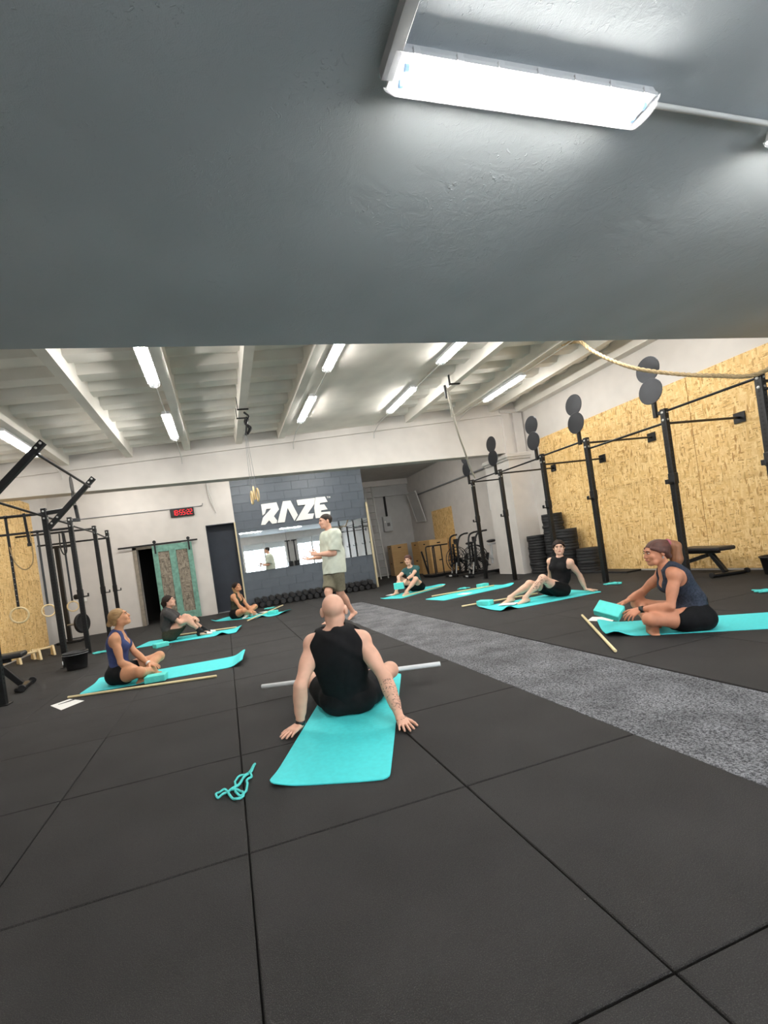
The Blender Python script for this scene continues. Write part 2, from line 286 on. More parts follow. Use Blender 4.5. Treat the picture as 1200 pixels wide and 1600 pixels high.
for i in range(-5, 9):
    for j in range(-3, 17):
        x0, x1, y0, y1 = -.066 + i, .934 + i, .899 + j, 1.899 + j
        if 1.9 < x0 < 2.0 and y0 < 8.95: continue                     # the turf lane
        x0, x1, y1 = max(x0, XL), min(x1, XR), min(y1, YR)
        if x1 - x0 < .05 or y1 - y0 < .05: continue
        if x0 > 4.0 or y0 < 12.9 or x1 > 4.3:
            if y0 > 12.95 and x1 < 4.3: continue
        elif y0 > 12.95: continue
        g = .0032 if (y0 < 3.8 or (-.2 < x0 < 1 and y0 < 9)) else .0012
        t = bpy.data.objects.new('rubber_tile', tile_mesh(x1 - x0, y1 - y0, g)); COL.objects.link(t); t.parent = floor; t.location = ((x0 + x1) / 2, (y0 + y1) / 2, random.uniform(-.0006, .0004))
b = MB().cbox((2.431, (YF + 9.93) / 2, -.013), (.986, 9.93 - YF, .018), ch=.003)
tag(b.build('turf_lane', M_['turf']), 'long heather grey turf lane running diagonally across the black rubber floor', 'turf lane')

# walls
b = MB().box((XR, YF - .3, -.02), (XR + .3, YR + .3, 4.75)); wall_right = struct('wall_right', b, M_['white'])
b = MB().box((XL - .3, YF - .3, -.02), (XL, YB + .3, 4.75)); wall_left = struct('wall_left', b, M_['white'])
b = MB()
for x0, x1, z0, z1 in ((XL, -2.20, -.02, 4.0), (-2.20, -1.05, 2.08, 4.0), (-1.05, -.35, -.02, 4.0), (-.35, .43, 2.49, 4.0), (.43, .46, -.02, 4.0)): b.box((x0, YB, z0), (x1, YB + .25, z1))
wall_back = struct('wall_back', b, M_['white'])
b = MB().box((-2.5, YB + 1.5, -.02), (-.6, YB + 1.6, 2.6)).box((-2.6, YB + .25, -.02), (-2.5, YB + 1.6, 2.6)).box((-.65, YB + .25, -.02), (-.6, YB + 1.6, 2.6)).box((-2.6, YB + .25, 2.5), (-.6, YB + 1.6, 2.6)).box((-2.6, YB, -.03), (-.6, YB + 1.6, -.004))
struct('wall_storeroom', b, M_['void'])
b = MB().box((-.35, YB + .18, -.02), (.43, YB + .24, 2.49)); d2 = struct('door_2', b, M_['navy'])
MB().box((-.35, YB - .005, -.02), (-.325, YB + .17, 2.49)).box((-.35, YB - .005, 2.465), (.43, YB + .17, 2.49)).build('door_frame', M_['navy'], d2)
MB().box((-.325, YB + .0, -.02), (.43, YB + .17, .012)).build('threshold', M_['darkline'], d2)
None and MB().cyl((-.25, YB + .175, 1.02), (-.25, YB + .12, 1.02), .012, n=10).cyl((-.25, YB + .125, 1.02), (-.14, YB + .125, 1.02), .010, n=10).build('door_handle', M_['steel'], d2)
struct('trim_3', MB().box((.425, YB - .012, 0), (.465, YB + .02, 2.49)), M_['timber'])
# dark grey partition laid in blocks
b = MB().box((.46, YB + .012, -.02), (4.40, YB + .22, 3.95)); part = struct('wall_partition', b, M_['greyblock'])
_bm = {}
for r in range(16):
    z0 = r * .25; x = .46; off = .25 if r % 2 else .5; first = True
    while x < 4.395:
        w = off if first else .5; first = False; x1 = min(x + w, 4.40); z1 = min(z0 + .25, 3.95)
        k = (round(x1 - x, 3), round(z1 - z0, 3))
        if k not in _bm:
            me = MB().cbox((0, 0, 0), (k[0] - .003, .05, k[1] - .003), ch=.0025).build('concrete_block', M_['greyblock']); _bm[k] = me.data; bpy.data.objects.remove(me)
        o = bpy.data.objects.new('concrete_block', _bm[k]); COL.objects.link(o); o.parent = part; o.location = ((x + x1) / 2, YB + .025 + random.uniform(0, .0015), (z0 + z1) / 2); x = x1
struct('trim_4', MB().box((4.40, YB - .06, 0), (4.445, YB + .22, 2.63)), M_['timber'])
# deep corner behind the partition
struct('wall_recess_side', MB().box((4.28, YB + .22, -.02), (4.40, YR, 3.95)), M_['dimgrey'])
struct('wall_recess_back', MB().box((4.28, YR, -.02), (XR, YR + .3, 3.95)), M_['dimgrey'])
struct('ceiling_back', MB().box((XL, YBEAM + .3, 3.95), (XR, YR + .3, 4.15)), M_['dimgrey'])
struct('trim_5', MB().box((4.40, YR - .12, 3.72), (XR, YR, 3.95)), M_['white'])
# beam across the hall with its moulding, column and pilaster
b = MB().prism([(XL, YBEAM, 3.10), (XR, YBEAM, 3.10), (XR, YBEAM, 4.7), (XL, YBEAM, 4.7)], (0, .3, 0)); beam = struct('wall_beam', b, M_['white'])
MB().prism([(XL, YBEAM - .05, zc(XL) - .10), (XR, YBEAM - .05, zc(XR) - .10), (XR, YBEAM - .05, zc(XR) + .5), (XL, YBEAM - .05, zc(XL) + .5)], (0, .05, 0)).build('moulding', M_['white'], beam)
b = MB().box((7.20, 9.72, -.02), (XR, 10.75, 2.92)); colm = struct('trim_1', b, M_['white'])
MB().cbox((7.50, 10.2, 3.01), (.78, 1.12, .12), ch=.03).cbox((7.51, 10.2, 2.945), (.71, 1.05, .06), ch=.01).build('capital', M_['white'], colm)
MB().box((7.22, 9.74, 3.07), (7.44, 9.81, 4.12)).box((7.54, 9.74, 3.07), (7.80, 9.81, 4.12)).build('pilaster', M_['white'], colm)
MB().cbox((7.50, 9.76, 4.14), (.70, .14, .08), ch=.02).build('moulding', M_['white'], colm)
# mezzanine slab over the camera
mz = struct('ceiling_mezzanine', MB().box((XL, YF, ZM), (XR, YM, ZM + .3)), M_['mezz'])
struct('wall_mezzanine_rear', MB().box((XL, YF, ZM + .3), (XR, YF + .1, 4.75)), M_['white'])
# high roof: deck, concrete ribs, corrugated panels between them
b = MB(); b.prism([(XL - .3, YF - .3, zc(XL) + .42), (XR + .3, YF - .3, zc(XR) + .42), (XR + .3, YF - .3, zc(XR) + .6), (XL - .3, YF - .3, zc(XL) + .6)], (0, YBEAM + .6 - YF, 0)); ceil = struct('ceiling', b, M_['ceil'])
RIBS = [-3.85, -2.68, -1.52, -.40, .66, 1.58, 3.80, 4.64, 5.86, 6.93]
for x in RIBS:
    if x == 3.80: continue
    z = zc(x); MB().prism([(x - .065, YM - .4, z), (x + .065, YM - .4, z), (x + .10, YM - .4, z + .43), (x - .10, YM - .4, z + .43)], (0, YBEAM - YM + .4, 0)).build('ceiling_rib', M_['ceil'], ceil)
struct('trim_2', MB().prism([(7.62, YM - .4, 4.10), (XR, YM - .4, 4.10), (XR, YM - .4, 4.6), (7.62, YM - .4, 4.6)], (0, YBEAM - YM + .4, 0)), M_['ceil'])
edges = [XL] + RIBS + [7.62]
for a, c in zip(edges[:-1], edges[1:]):
    if a == 1.58:
        MB().prism([(a + .05, YM - .4, zc(a) + .05), (c, YM - .4, zc(c) + .05), (c, YM - .4, zc(c) + .12), (a + .05, YM - .4, zc(a) + .12)], (0, YBEAM - YM + .4, 0)).build('smooth_panel', M_['ceil'], ceil); continue
    prof = []; y = YM - .4
    while y < YBEAM:
        prof += [(y, 0), (y + .20, 0), (y + .27, .11), (y + .47, .11)]; y += .54
    prof = [(min(q, YBEAM), h) for q, h in prof] + [(YBEAM, 0)]
    V = []; F = []
    for q, h in prof: V += [(a + .03, q, zc(a) + .17 + h), (c - .03, q, zc(c) + .17 + h)]
    for i in range(len(prof) - 1): F.append((2 * i, 2 * i + 2, 2 * i + 3, 2 * i + 1))
    MB().add(V, F).build('corrugated_panel', M_['ceil'], ceil)
# front wall behind the camera with its two shop windows (seen in the mirror)
b = MB()
for x0, x1, z0, z1 in ((XL, 1.25, -.02, ZM), (1.25, 4.0, -.02, .45), (1.25, 4.0, 2.62, ZM), (4.0, 4.75, -.02, ZM), (4.75, 7.3, -.02, .45), (4.75, 7.3, 2.68, ZM), (7.3, XR, -.02, ZM)): b.box((x0, YF - .3, z0), (x1, YF, z1))
struct('wall_front', b, M_['white'])
for n, (x0, x1, z0, z1) in enumerate(((1.25, 4.0, .45, 2.62), (4.75, 7.3, .45, 2.68))):
    w = struct('window_%d' % (n + 1), MB().box((x0, YF - .2, z0), (x0 + .06, YF - .12, z1)).box((x1 - .06, YF - .2, z0), (x1, YF - .12, z1)).box((x0, YF - .2, z0), (x1, YF - .12, z0 + .06)).box((x0, YF - .2, z1 - .06), (x1, YF - .12, z1)).box(((x0 + x1) / 2 - .05 - n * .25, YF - .2, z0), ((x0 + x1) / 2 + .05 - n * .25, YF - .12, z1)), M_['conduit'])
    MB().box((x0 + .06, YF - .165, z0 + .06), (x1 - .06, YF - .155, z1 - .06)).build('pane', M_['pane'], w)
    MB().box((x0, YF - .42, z1 - .42), (x1, YF - .3, z1)).build('shutter_box', M_['dimgrey'], w)
    for k in range(14):
        c = (x0 + .35 + random.random() * (x1 - x0 - .7), YF - .15, 1.25 + random.random() * .9); r_ = random.uniform(.08, .22); a0 = random.random() * 6
        MB().tube([(c[0] + r_ * math.cos(a0 + t * .5) * (1 + .3 * math.sin(t)), c[1], c[2] + r_ * math.sin(a0 + t * .5)) for t in range(8)], .026, 5).build('window_print', M_['decal'], w)

# ---------------------------------------------------------------- boards on the walls
def board(name, lo, hi, m, label, cat): return tag(MB().box(lo, hi).build(name, m), label, cat)
for n, (y0, y1) in enumerate(((8.11, 9.33), (5.66, 8.10), (3.21, 5.65))):
    tag(MB().box((XR - .018, y0, .03), (XR - .001, y1, 3.27)).build('strand_board', M_['osb']), ('narrow strand board on the right wall, beside the white column', 'strand board on the right wall behind the middle rack uprights', 'strand board on the right wall above the bench, nearest the camera')[n], 'wall board', 'strand boards lining the right wall')
tag(MB().box((XL + .001, 9.45, .03), (XL + .018, 11.88, 3.35)).build('strand_board', M_['osb']), 'strand board on the left wall behind the hanging wooden rings', 'wall board')
tag(MB().box((XR - .018, 14.02, .02), (XR - .001, 15.55, 2.28)).build('strand_board', M_['osb']), 'small strand board in the far corner behind the plywood boxes', 'wall board')

# ---------------------------------------------------------------- lamps
M_['tube'].cycles.emission_sampling = 'FRONT'
def lamp():
    t = thing('ceiling_lamp', '', 'lamp')
    h = MB(); h.prism([(-.64, -.070, -.046), (-.64, .070, -.046), (-.64, .055, 0), (-.64, -.055, 0)], (1.28, 0, 0))
    for q in (-1, 1): h.prism([(-.64, q * .0700, -.0565), (-.64, q * .0725, -.0565), (-.64, q * .0725, -.040), (-.64, q * .0700, -.040)], (1.28, 0, 0))
    h.build('housing', M_['housing'], t)
    cm = MB().cbox((0, 0, 0), (.03, .010, .030), ch=.002).build('clip', M_['housing'], t); me = cm.data; bpy.data.objects.remove(cm)
    for k in range(7):
        for q in (-1, 1): c = bpy.data.objects.new('clip', me); COL.objects.link(c); c.parent = t; c.location = (-.57 + k * .19, q * .073, -.045)
    for q in (-1, 1):
        MB().tube([(-.585, q * .030, -.070), (.585, q * .030, -.070)], .0145, 6, cap=False).build('tube', M_['tube'], t)
        for e in (-1, 1): MB().cyl((e * .588, q * .030, -.070), (e * .606, q * .030, -.070), .0135, n=12).build('tube_cap', M_['socket'], t)
    # clear bowl, rounded across and at the ends
    prof = [(-.072, -.046), (-.070, -.075), (-.055, -.098), (-.030, -.108), (0, -.111), (.030, -.108), (.055, -.098), (.070, -.075), (.072, -.046)]
    V = []; F = []; n = len(prof); xs = [(-.655, .35), (-.645, .80), (-.620, 1.), (.620, 1.), (.645, .80), (.655, .35)]
    for x, s in xs: V += [(x, y, -.046 + (z + .046) * s) for y, z in prof]
    for i in range(len(xs) - 1): F += [(i * n + k, i * n + k + 1, (i + 1) * n + k + 1, (i + 1) * n + k) for k in range(n - 1)]
    F += [tuple(range(n))[::-1], tuple(range((len(xs) - 1) * n, len(xs) * n))]
    MB().add(V, F, True).build('cover', M_['clear'], t)
    return t
LAMPS = [((1.555, 1.60, ZM), 0, 'twin-tube lamp on the dark mezzanine ceiling, nearest the camera'), ((3.76, 1.60, ZM), 0, 'twin-tube lamp just out of frame on the dark ceiling, seen in the mirror'),
    ((-.54, 5.53, 0), 90, 'lit tube lamp half under the mezzanine edge, left above the blue-topped woman'), ((-.54, 7.97, 0), 90, 'lit tube lamp left of the hanging gym rings, nearer the white beam'),
    ((1.83, 5.66, 0), 90, 'lit tube lamp cut by the mezzanine edge above the white sign'), ((1.83, 8.00, 0), 90, 'lit tube lamp right of the hanging gym rings near the beam'),
    ((3.75, 5.77, 0), 90, 'short-looking lit lamp cut by the mezzanine edge right of the smooth panel'), ((3.75, 8.07, 0), 90, 'lit tube lamp on the right edge of the smooth ceiling panel near the beam'),
    ((5.94, 7.87, 0), 90, 'rightmost lit tube lamp under the roof, near the white column'), ((-2.78, 7.96, 0), 90, 'leftmost lit tube lamp behind the slanting rack arm'), ((5.94, 5.08, 0), 90, 'lamp mostly hidden by the mezzanine edge above the thick rope')]
LAMPS += [((-2.4, -.9, ZM), 0, 'lamp behind the camera under the mezzanine, left'), ((-.4, -.9, ZM), 0, 'lamp behind the camera under the mezzanine, middle'),
    ((-2.2, 11.5, 3.95), 0, 'hidden lamp behind the beam above the teal door'), ((.9, 11.5, 3.95), 0, 'hidden lamp behind the beam above the dark doorway'), ((3.0, 11.5, 3.95), 0, 'hidden lamp behind the beam above the white lettering'), ((5.7, 11.9, 3.95), 0, 'hidden lamp behind the beam before the far recess')]
L0 = lamp()
for i, (p, a, lab) in enumerate(LAMPS):
    p = (p[0], p[1], p[2] or zc(p[0]) + (.05 if 1.6 < p[0] < 3.8 else -.005))
    o = L0 if i == 0 else dup(L0)
    o.location = p; o.rotation_euler = (0, 0, math.radians(a)); o['label'] = lab; o['group'] = 'tube lamps'
# conduits
def conduit(path, r, label, m='conduit'): return tag(MB().tube(path, r, 8).build('conduit', M_[m]), label, 'conduit')
conduit([(2.215, 1.60, ZM - .02), (3.10, 1.60, ZM - .02)], .012, 'pale conduit from the near lamp to the right frame edge')
a = pz(603, 118, ZM - .03); c = pz(640, 0, ZM - .03); c = a + (c - a) * 2.2
tag(MB().bar(a, c, .055, .05).build('ceiling_trunking', M_['darkline']), 'grey cable trunk on the dark ceiling left of the near lamp', 'cable trunk')
for x, lab in ((-.54, 'left of the rings'), (1.83, 'over the sign'), (3.75, 'beside the smooth panel'), (5.94, 'near the column'), (-2.78, 'by the left rack')):
    z = zc(x) - .035
    conduit([(x, YM - .3, z + .02), (x, 5.0, z), (x, 9.3, z), (x, YBEAM - .06, z - .10), (x, YBEAM - .012, z - .22)], .008, 'thin lamp conduit along the white ceiling ' + lab)
# ---------------------------------------------------------------- racks
def upright(x, y, h, parent, face=-1, lab=None):
    p = MB().cbox((x, y, h / 2 + .003), (.075, .075, h - .006), ch=.004).build('upright', M_['black'], parent)
    MB().cbox((x, y, .006), (.14, .14, .010), ch=.003).build('foot_plate', M_['black'], p)
    hb = MB(); n = int((h - .3) / .05)
    for k in range(n):
        z = .25 + k * .05
        hb.lathe([(.0115, 0), (.001, .0)], (x + face * .0382, y, z), (face, 0, 0), 8, False); hb.lathe([(.0115, 0), (.001, 0)], (x, y - .0382, z), (0, -1, 0), 8, False)
    hb.build('peg_holes', M_['void'], p)['kind'] = 'stuff'
    bb = MB()
    for z in (h - .05, h - .16):
        bb.lathe([(.018, 0), (.018, .008), (.001, .011)], (x + face * .0375, y, z), (face, 0, 0), 6, False); bb.lathe([(.016, 0), (.016, .008), (.001, .011)], (x, y - .0375, z), (0, -1, 0), 6, False)
    bb.build('bolt', M_['bolt'], p); return p
def jhook(x, y, z, parent, face=-1):
    j = MB(); j.cbox((x, y, z), (.09, .09, .16), ch=.006); j.cbox((x + face * .085, y, z - .06), (.10, .05, .022), ch=.004); j.cbox((x + face * .128, y, z - .035), (.018, .05, .06), ch=.004); j.build('j_hook', M_['black'], parent)
rig = thing('rig_rack', 'long black wall-mounted training rig along the strand board wall', 'rack', (6.35, 6.5, 0))
RY = [10.1, 8.92, 7.51, 6.38, 4.94, 3.75, 2.35]
for i, y in enumerate(RY):
    p = upright(6.35, y, 2.56, rig)
    zw = 2.35 if i % 2 == 0 else 2.47
    if i == 0: zw = 2.50
    xe = 7.20 if i == 0 else XR - .018
    w = MB().bar((6.39, y, zw), (xe, y, zw), .034, ch=.010).build('wall_arm', M_['black'], rig); MB().cbox((xe - .012, y, zw), (.02, .16, .16), ch=.004).build('wall_plate', M_['black'], w)
    if i < 5 or i == 6:
        tb = MB().bar((6.35, y + .03, 2.52), (6.35, y + .11, 2.52), .06, .05).bar((6.33, y + .115, 2.47), (6.33, y + .115, 2.74), .05, .05, up=(1, 0, 0)).build('target_bracket', M_['black'], rig)
        for z in (2.86, 3.18):
            q = MB().disc((6.295 + (z > 3) * .004, y + .115, z), (1, 0, 0), .185, .012).build('target_plate', M_['target'], tb)
    if 0 < i < 6 or i == 0: jhook(6.35, y, 1.55, rig)
for i in range(len(RY) - 1):
    z = (2.52, 2.50, 2.52, 2.36, 2.52, 2.36)[i]; z0 = z
    MB().cyl((6.35, RY[i], z0), (6.35, RY[i + 1], z), .017, n=12).build('pull_up_bar', M_['black'], rig)
rl = thing('rig_rack', 'black free-standing training rig along the left wall with slanted pull-up arms', 'rack', (-2.62, 9, 0))
LY = [5.98, 8.08, 9.3, 10.9, 12.0]
for i, y in enumerate(LY):
    upright(-2.62, y, 2.55, rl, 1); z = (2.47, 2.47, 2.35, 2.49, 2.36)[i]
    MB().bar((-2.66, y, z), (XL + .02, y, z), .040, ch=.010).build('wall_arm', M_['black'], rl)
    if i >= 2: jhook(-2.62, y, 1.12, rl, 1)
    if i < 4: zz = (2.42, 2.42, 2.40, 2.40)[i]; MB().cyl((-2.62, y, zz), (-2.62, LY[i + 1], zz - (.0 if i != 3 else .05)), .017, n=12).build('pull_up_bar', M_['black'], rl)
for i in (0, 1):
    y = LY[i]; A = np.array((-2.60, y, 2.22)); B = np.array((-1.84, y, 2.97))
    a = MB().bar(A, B, .07, .07, up=(0, 1, 0)).build('slanted_arm', M_['black'], rl)
    MB().bar((-2.60, y, 2.47), (-2.33, y, 2.49), .06).build('arm_brace', M_['black'], rl)
    e = MB()
    for t in (.10, .22, .90, .97): e.lathe([(.016, 0), (.016, .008), (.001, .011)], A + (B - A) * t + np.array((0, -.036, 0)), (0, -1, 0), 6, False)
    e.build('bolt', M_['bolt'], a)
MB().cyl((-1.92, LY[0], 2.83), (-1.92, LY[1], 2.83), .018, n=12).build('pull_up_bar', M_['black'], rl)
tb = MB().bar((-2.62, 9.34, 2.50), (-2.48, 9.40, 2.50), .06).bar((-2.50, 9.40, 2.47), (-2.52, 9.40, 2.78), .055).build('target_bracket', M_['black'], rl)
for z in (2.88, 3.15): MB().disc((-2.53, 9.40, z), (1, .12, 0), .185, .012).build('target_plate', M_['target'], tb)

# rings on straps
def ring_set(x, y, ztop, zring, r, ax, lab, strap_m='black', w=.038):
    t = thing('gym_ring', lab, 'gym ring', (x, y, zring - r), 'wooden rings on straps')
    MB().torus((x, y, zring), ax, r, .0145, 30, 10).build('ring', M_['ringwood'], t)
    MB().bar((x, y, zring + r - .02), (x, y, ztop), w, .004, up=ax).ring((x, y, ztop), (1, 0, 0), .024, w, .003, 14).build('strap', M_[strap_m], t)
    return t
r1 = ring_set(-3.155, 8.08, 2.47, .93, .118, (.25, -1, 0), 'wooden ring on a numbered black strap before the strand board, largest of the left rack')
k = MB()
for j in range(9): k.cbox((-3.155, 8.076, 1.15 + j * .09), (.012, .003, .008), ch=.001)
k.build('strap_marks', M_['bolt'], r1)
ring_set(-3.17, 9.3, 2.35, .90, .105, (.5, -1, 0), 'wooden ring hanging just left of the second rack upright')
ring_set(-3.245, 10.9, 2.49, .87, .105, (.3, -1, 0), 'wooden ring hanging before the white wall, right of the slanted arm upright')
tag(MB().tube(spline([(-3.15, 8.06, 2.0), (-3.10, 8.05, 1.75), (-2.98, 8.04, 1.62), (-2.86, 8.04, 1.72), (-2.84, 8.05, 2.0), (-2.85, 8.06, 2.2)], 6), .009, 6).build('exercise_band', M_['tan']), 'tan loop band hanging under the left rack arm before the strand board', 'exercise band')
s = thing('hanging_strap', 'short black strap with buckle looped over the left rack arm', 'strap', (-2.86, 8.05, 2.0)); MB().bar((-2.87, 8.05, 1.98), (-2.89, 8.05, 2.50), .04, .005, up=(0, 1, 0)).build('webbing', M_['black'], s); MB().cbox((-2.87, 8.045, 2.0), (.06, .02, .05)).build('buckle', M_['blackplastic'], s)
s = thing('hanging_strap', 'looped black strap hanging beside the far wooden ring', 'strap', (-3.10, 10.88, 2.0)); MB().tube(spline([(-3.30, 10.87, 2.46), (-3.31, 10.87, 2.15), (-3.26, 10.87, 2.0), (-3.20, 10.87, 2.1), (-3.21, 10.87, 2.46)], 6), .014, 6).build('webbing', M_['black'], s)
# pair of rings hoisted in the middle of the hall
zr = zc(.66); hk = thing('rope_hoist', 'black clamp and bundled cord on the ceiling rib above the hoisted rings', 'hoist', (.66, 7.65, zr - .3))
for y in (7.60, 8.05): MB().cbox((.66, y, zr - .012), (.19, .03, .02)).cbox((.575, y, zr + .10), (.012, .03, .22)).build('clamp', M_['black'], hk)
MB().tube(spline([(.68, 7.72, zr - .02), (.75, 7.72, zr - .10), (.70, 7.72, zr - .22), (.76, 7.70, zr - .30), (.69, 7.70, zr - .40), (.73, 7.71, zr - .30), (.67, 7.71, zr - .20), (.72, 7.72, zr - .12), (.66, 7.70, zr - .42)], 6), .018, 7).build('bundled_cord', M_['black'], hk)
for i, (dx, dz) in enumerate(((-.045, -.02), (.0, .055), (.055, .02))):
    t = thing('gym_ring', ('hoisted wooden ring on a thin cord, left of three in the middle', 'hoisted wooden ring on a thin cord, highest of three in the middle', 'hoisted wooden ring on a thin cord, right of three in the middle')[i], 'gym ring', (.655 + dx, 7.7, 2.2), 'rings hoisted in mid-hall')
    MB().torus((.655 + dx, 7.7, 2.34 + dz), (1, (.06, -.12, .10)[i], .0), .105, .0145, 28, 8).build('ring', M_['ringwood'], t)
    MB().cyl((.655 + dx, 7.7, 2.44 + dz), (.655 + dx * .3, 7.7, zr - .38), .004, n=6).build('cord', M_['darkline'], t)

# ropes
def rope(path, r, m, lab):
    P = spline(path, 10); t = thing('climbing_rope', lab, 'rope', tuple(P[-1]))
    L = [0.]
    for a, c in zip(P[:-1], P[1:]): L.append(L[-1] + np.linalg.norm(c - a))
    n = int(L[-1] / .02); ii = np.linspace(0, L[-1], n); Q = np.stack([np.interp(ii, L, [p[k] for p in P]) for k in range(3)], 1)
    for s in range(3):
        pts = []
        for i in range(n):
            tg = Q[min(i + 1, n - 1)] - Q[max(i - 1, 0)]; tg /= np.linalg.norm(tg); u = np.array((0, 0, 1.)); u = u - tg * (u @ tg); u /= np.linalg.norm(u) + 1e-9; v = np.cross(tg, u); a = ii[i] / (r * 9) * 2 * math.pi + s * 2.094
            pts.append(Q[i] + r * .52 * (u * math.cos(a) + v * math.sin(a)))
        MB().tube(pts, r * .60, 6).build('strand', M_[m], t)
    return t
zt = zc(5.95)
rp = rope([(5.90, 6.15, zt), py(905, 534, 5.95), py(925, 548, 5.75), py(960, 565, 5.4), py(1000, 577, 5.05), py(1060, 584.5, 4.6), py(1120, 587, 4.15), py(1178, 586, 3.76), (6.30, 3.4, 2.60), (6.30, 2.6, 2.62), (6.31, 2.36, 2.62)], .026, 'rope', 'thick tan climbing rope swagged from the roof to the right rack')
rope([(4.40, 7.47, zc(4.64) - .05), py(700, 614, 7.6), py(707, 645, 8.0), py(717, 680, 8.6), py(727, 708, 9.2), py(734, 730, 9.7), py(742, 746, 10.05)], .022, 'ropewhite', 'pale climbing rope from the ceiling rib to the farthest right upright')
hk = thing('beam_clamp', 'black clamp on the ceiling rib holding the pale climbing rope', 'clamp', (4.55, 7.45, zc(4.64) - .05)); MB().cbox((4.60, 7.45, zc(4.64) - .010), (.22, .05, .02)).cbox((4.50, 7.45, zc(4.64) + .07), (.015, .05, .20)).build('jaw', M_['black'], hk); MB().cyl((4.40, 7.47, zc(4.64) - .02), (4.42, 7.50, zc(4.64) - .26), .022, n=8).build('sling', M_['black'], hk)

# ---------------------------------------------------------------- sliding door, doorway, signs
fr = struct('door_1', MB().box((-2.30, YB - .03, 0), (-2.20, YB + .06, 2.14)).box((-2.30, YB - .03, 2.05), (-1.05, YB + .06, 2.14)), M_['doorframe'])
dr = thing('sliding_door', 'weathered teal sliding barn door with two strand board panels', 'door', (-1.28, YB - .07, 0))
x0, x1 = -1.80, -.78
for a, c in ((x0, x0 + .13), ((x0 + x1) / 2 - .09, (x0 + x1) / 2 + .08), (x1 - .13, x1)): MB().cbox(((a + c) / 2, YB - .065, 1.06), (c - a, .045, 2.08), ch=.004).build('stile', M_['doorgreen'], dr)
for a, c in ((.02, .22), (1.92, 2.10)): MB().cbox(((x0 + x1) / 2, YB - .062, (a + c) / 2), (x1 - x0 - .25, .040, c - a), ch=.004).build('rail', M_['doorgreen'], dr)
for a, c in ((x0 + .12, (x0 + x1) / 2 - .08), ((x0 + x1) / 2 + .07, x1 - .12)): MB().box((a, YB - .062, .2), (c, YB - .050, 1.94)).build('panel', M_['osb_old'], dr)
for x in (-1.72, -.85): 
    h = MB().bar((x, YB - .10, 1.88), (x, YB - .10, 2.20), .045, .008, up=(0, 1, 0)).build('hanger', M_['black'], dr); MB().disc((x, YB - .085, 2.20), (0, 1, 0), .045, .02, 18).build('roller', M_['black'], h)
tr = thing('door_track', 'black flat steel track carrying the teal sliding door', 'door track', (-1.62, YB - .05, 2.13)); MB().cbox((-1.62, YB - .075, 2.135), (2.02, .010, .045), ch=.002).build('bar', M_['black'], tr)
for k in range(5): MB().cyl((-2.5 + k * .44, YB - .08, 2.135), (-2.5 + k * .44, YB, 2.135), .012, n=8).build('standoff', M_['black'], tr)
# wall clock
ck = thing('digital_clock', 'black wall clock with red digits reading 18:55:22', 'clock', (-.905, YB - .03, 2.79))
MB().cbox((-.905, YB - .030, 2.925), (.62, .05, .225), ch=.008).build('case', M_['blackplastic'], ck)
SEG = {'1': 'bc', '8': 'abcdefg', '5': 'afgcd', '2': 'abged'}
def digit(ch, x, z, w, h, parent):
    s = MB(); y = YB - .058; t = .010
    P = dict(a=((x, z + h), (x + w, z + h)), b=((x + w, z + h), (x + w, z + h / 2)), c=((x + w, z + h / 2), (x + w, z)), d=((x, z), (x + w, z)), e=((x, z + h / 2), (x, z)), f=((x, z + h), (x, z + h / 2)), g=((x, z + h / 2), (x + w, z + h / 2)))
    for q in SEG[ch]:
        (ax, az), (bx, bz) = P[q]; s.bar((ax, y, az), (bx, y, bz), t, .006, up=(0, 1, 0), ch=.001)
    s.build('digit', M_['led'], parent)
x = -1.155
for i, ch in enumerate('18:55:22'):
    if ch == ':':
        s = MB()
        for z in (2.89, 2.955): s.cbox((x + .012, YB - .058, z), (.016, .006, .016), ch=.001)
        s.build('colon', M_['led'], ck); x += .035
    else: digit(ch, x, 2.86, .052, .13, ck); x += .078
# white lettering on the grey partition
def letter(pts, name):
    return [py(400 + a / 9.23, 760 + c / 9.23, YB - .03) for a, c in pts]
SIGN = dict(letter_r=[(73, 258), (295, 228), (332, 330), (258, 430), (305, 490), (300, 528), (235, 540), (190, 488), (135, 552), (72, 556), (100, 450), (218, 318), (150, 325), (130, 390), (95, 420)],
    letter_a=[(388, 215), (497, 203), (605, 412), (555, 497), (455, 310), (415, 515), (312, 525)], letter_z=[(585, 197), (850, 165), (843, 250), (745, 395), (838, 388), (820, 465), (575, 497), (715, 262), (605, 275)],
    letter_e=[(858, 160), (993, 147), (1035, 222), (925, 238), (918, 265), (985, 258), (1033, 330), (940, 345), (938, 372), (1072, 360), (1072, 400), (1050, 436), (862, 460), (840, 310)])
sg = thing('wall_sign', 'angular white RAZE lettering on the dark grey block wall', 'sign', (2.3, YB, 2.3))
for n, pts in SIGN.items():
    o = MB().prism(letter(pts, n), (0, .030, 0)).build(n, M_['sign'], sg)
    bm = bmesh.new(); bm.from_mesh(o.data); bmesh.ops.triangulate(bm, faces=[f for f in bm.faces if len(f.verts) > 4], ngon_method='EAR_CLIP'); bmesh.ops.recalc_face_normals(bm, faces=bm.faces); bm.to_mesh(o.data); bm.free()
p0 = py(400 + 1018 / 9.23, 760 + 148 / 9.23, YB - .02); s = MB()
def tm(a, c, d, e): s.bar(p0 + np.array((a, 0, -c)), p0 + np.array((d, 0, -e)), .012, .01, up=(0, 1, 0), ch=.001)
tm(0, 0, .05, 0); tm(.025, 0, .025, .05); tm(.065, .05, .065, 0); tm(.065, 0, .085, .03); tm(.085, .03, .105, 0); tm(.105, 0, .105, .05); s.build('trade_mark', M_['sign'], sg)
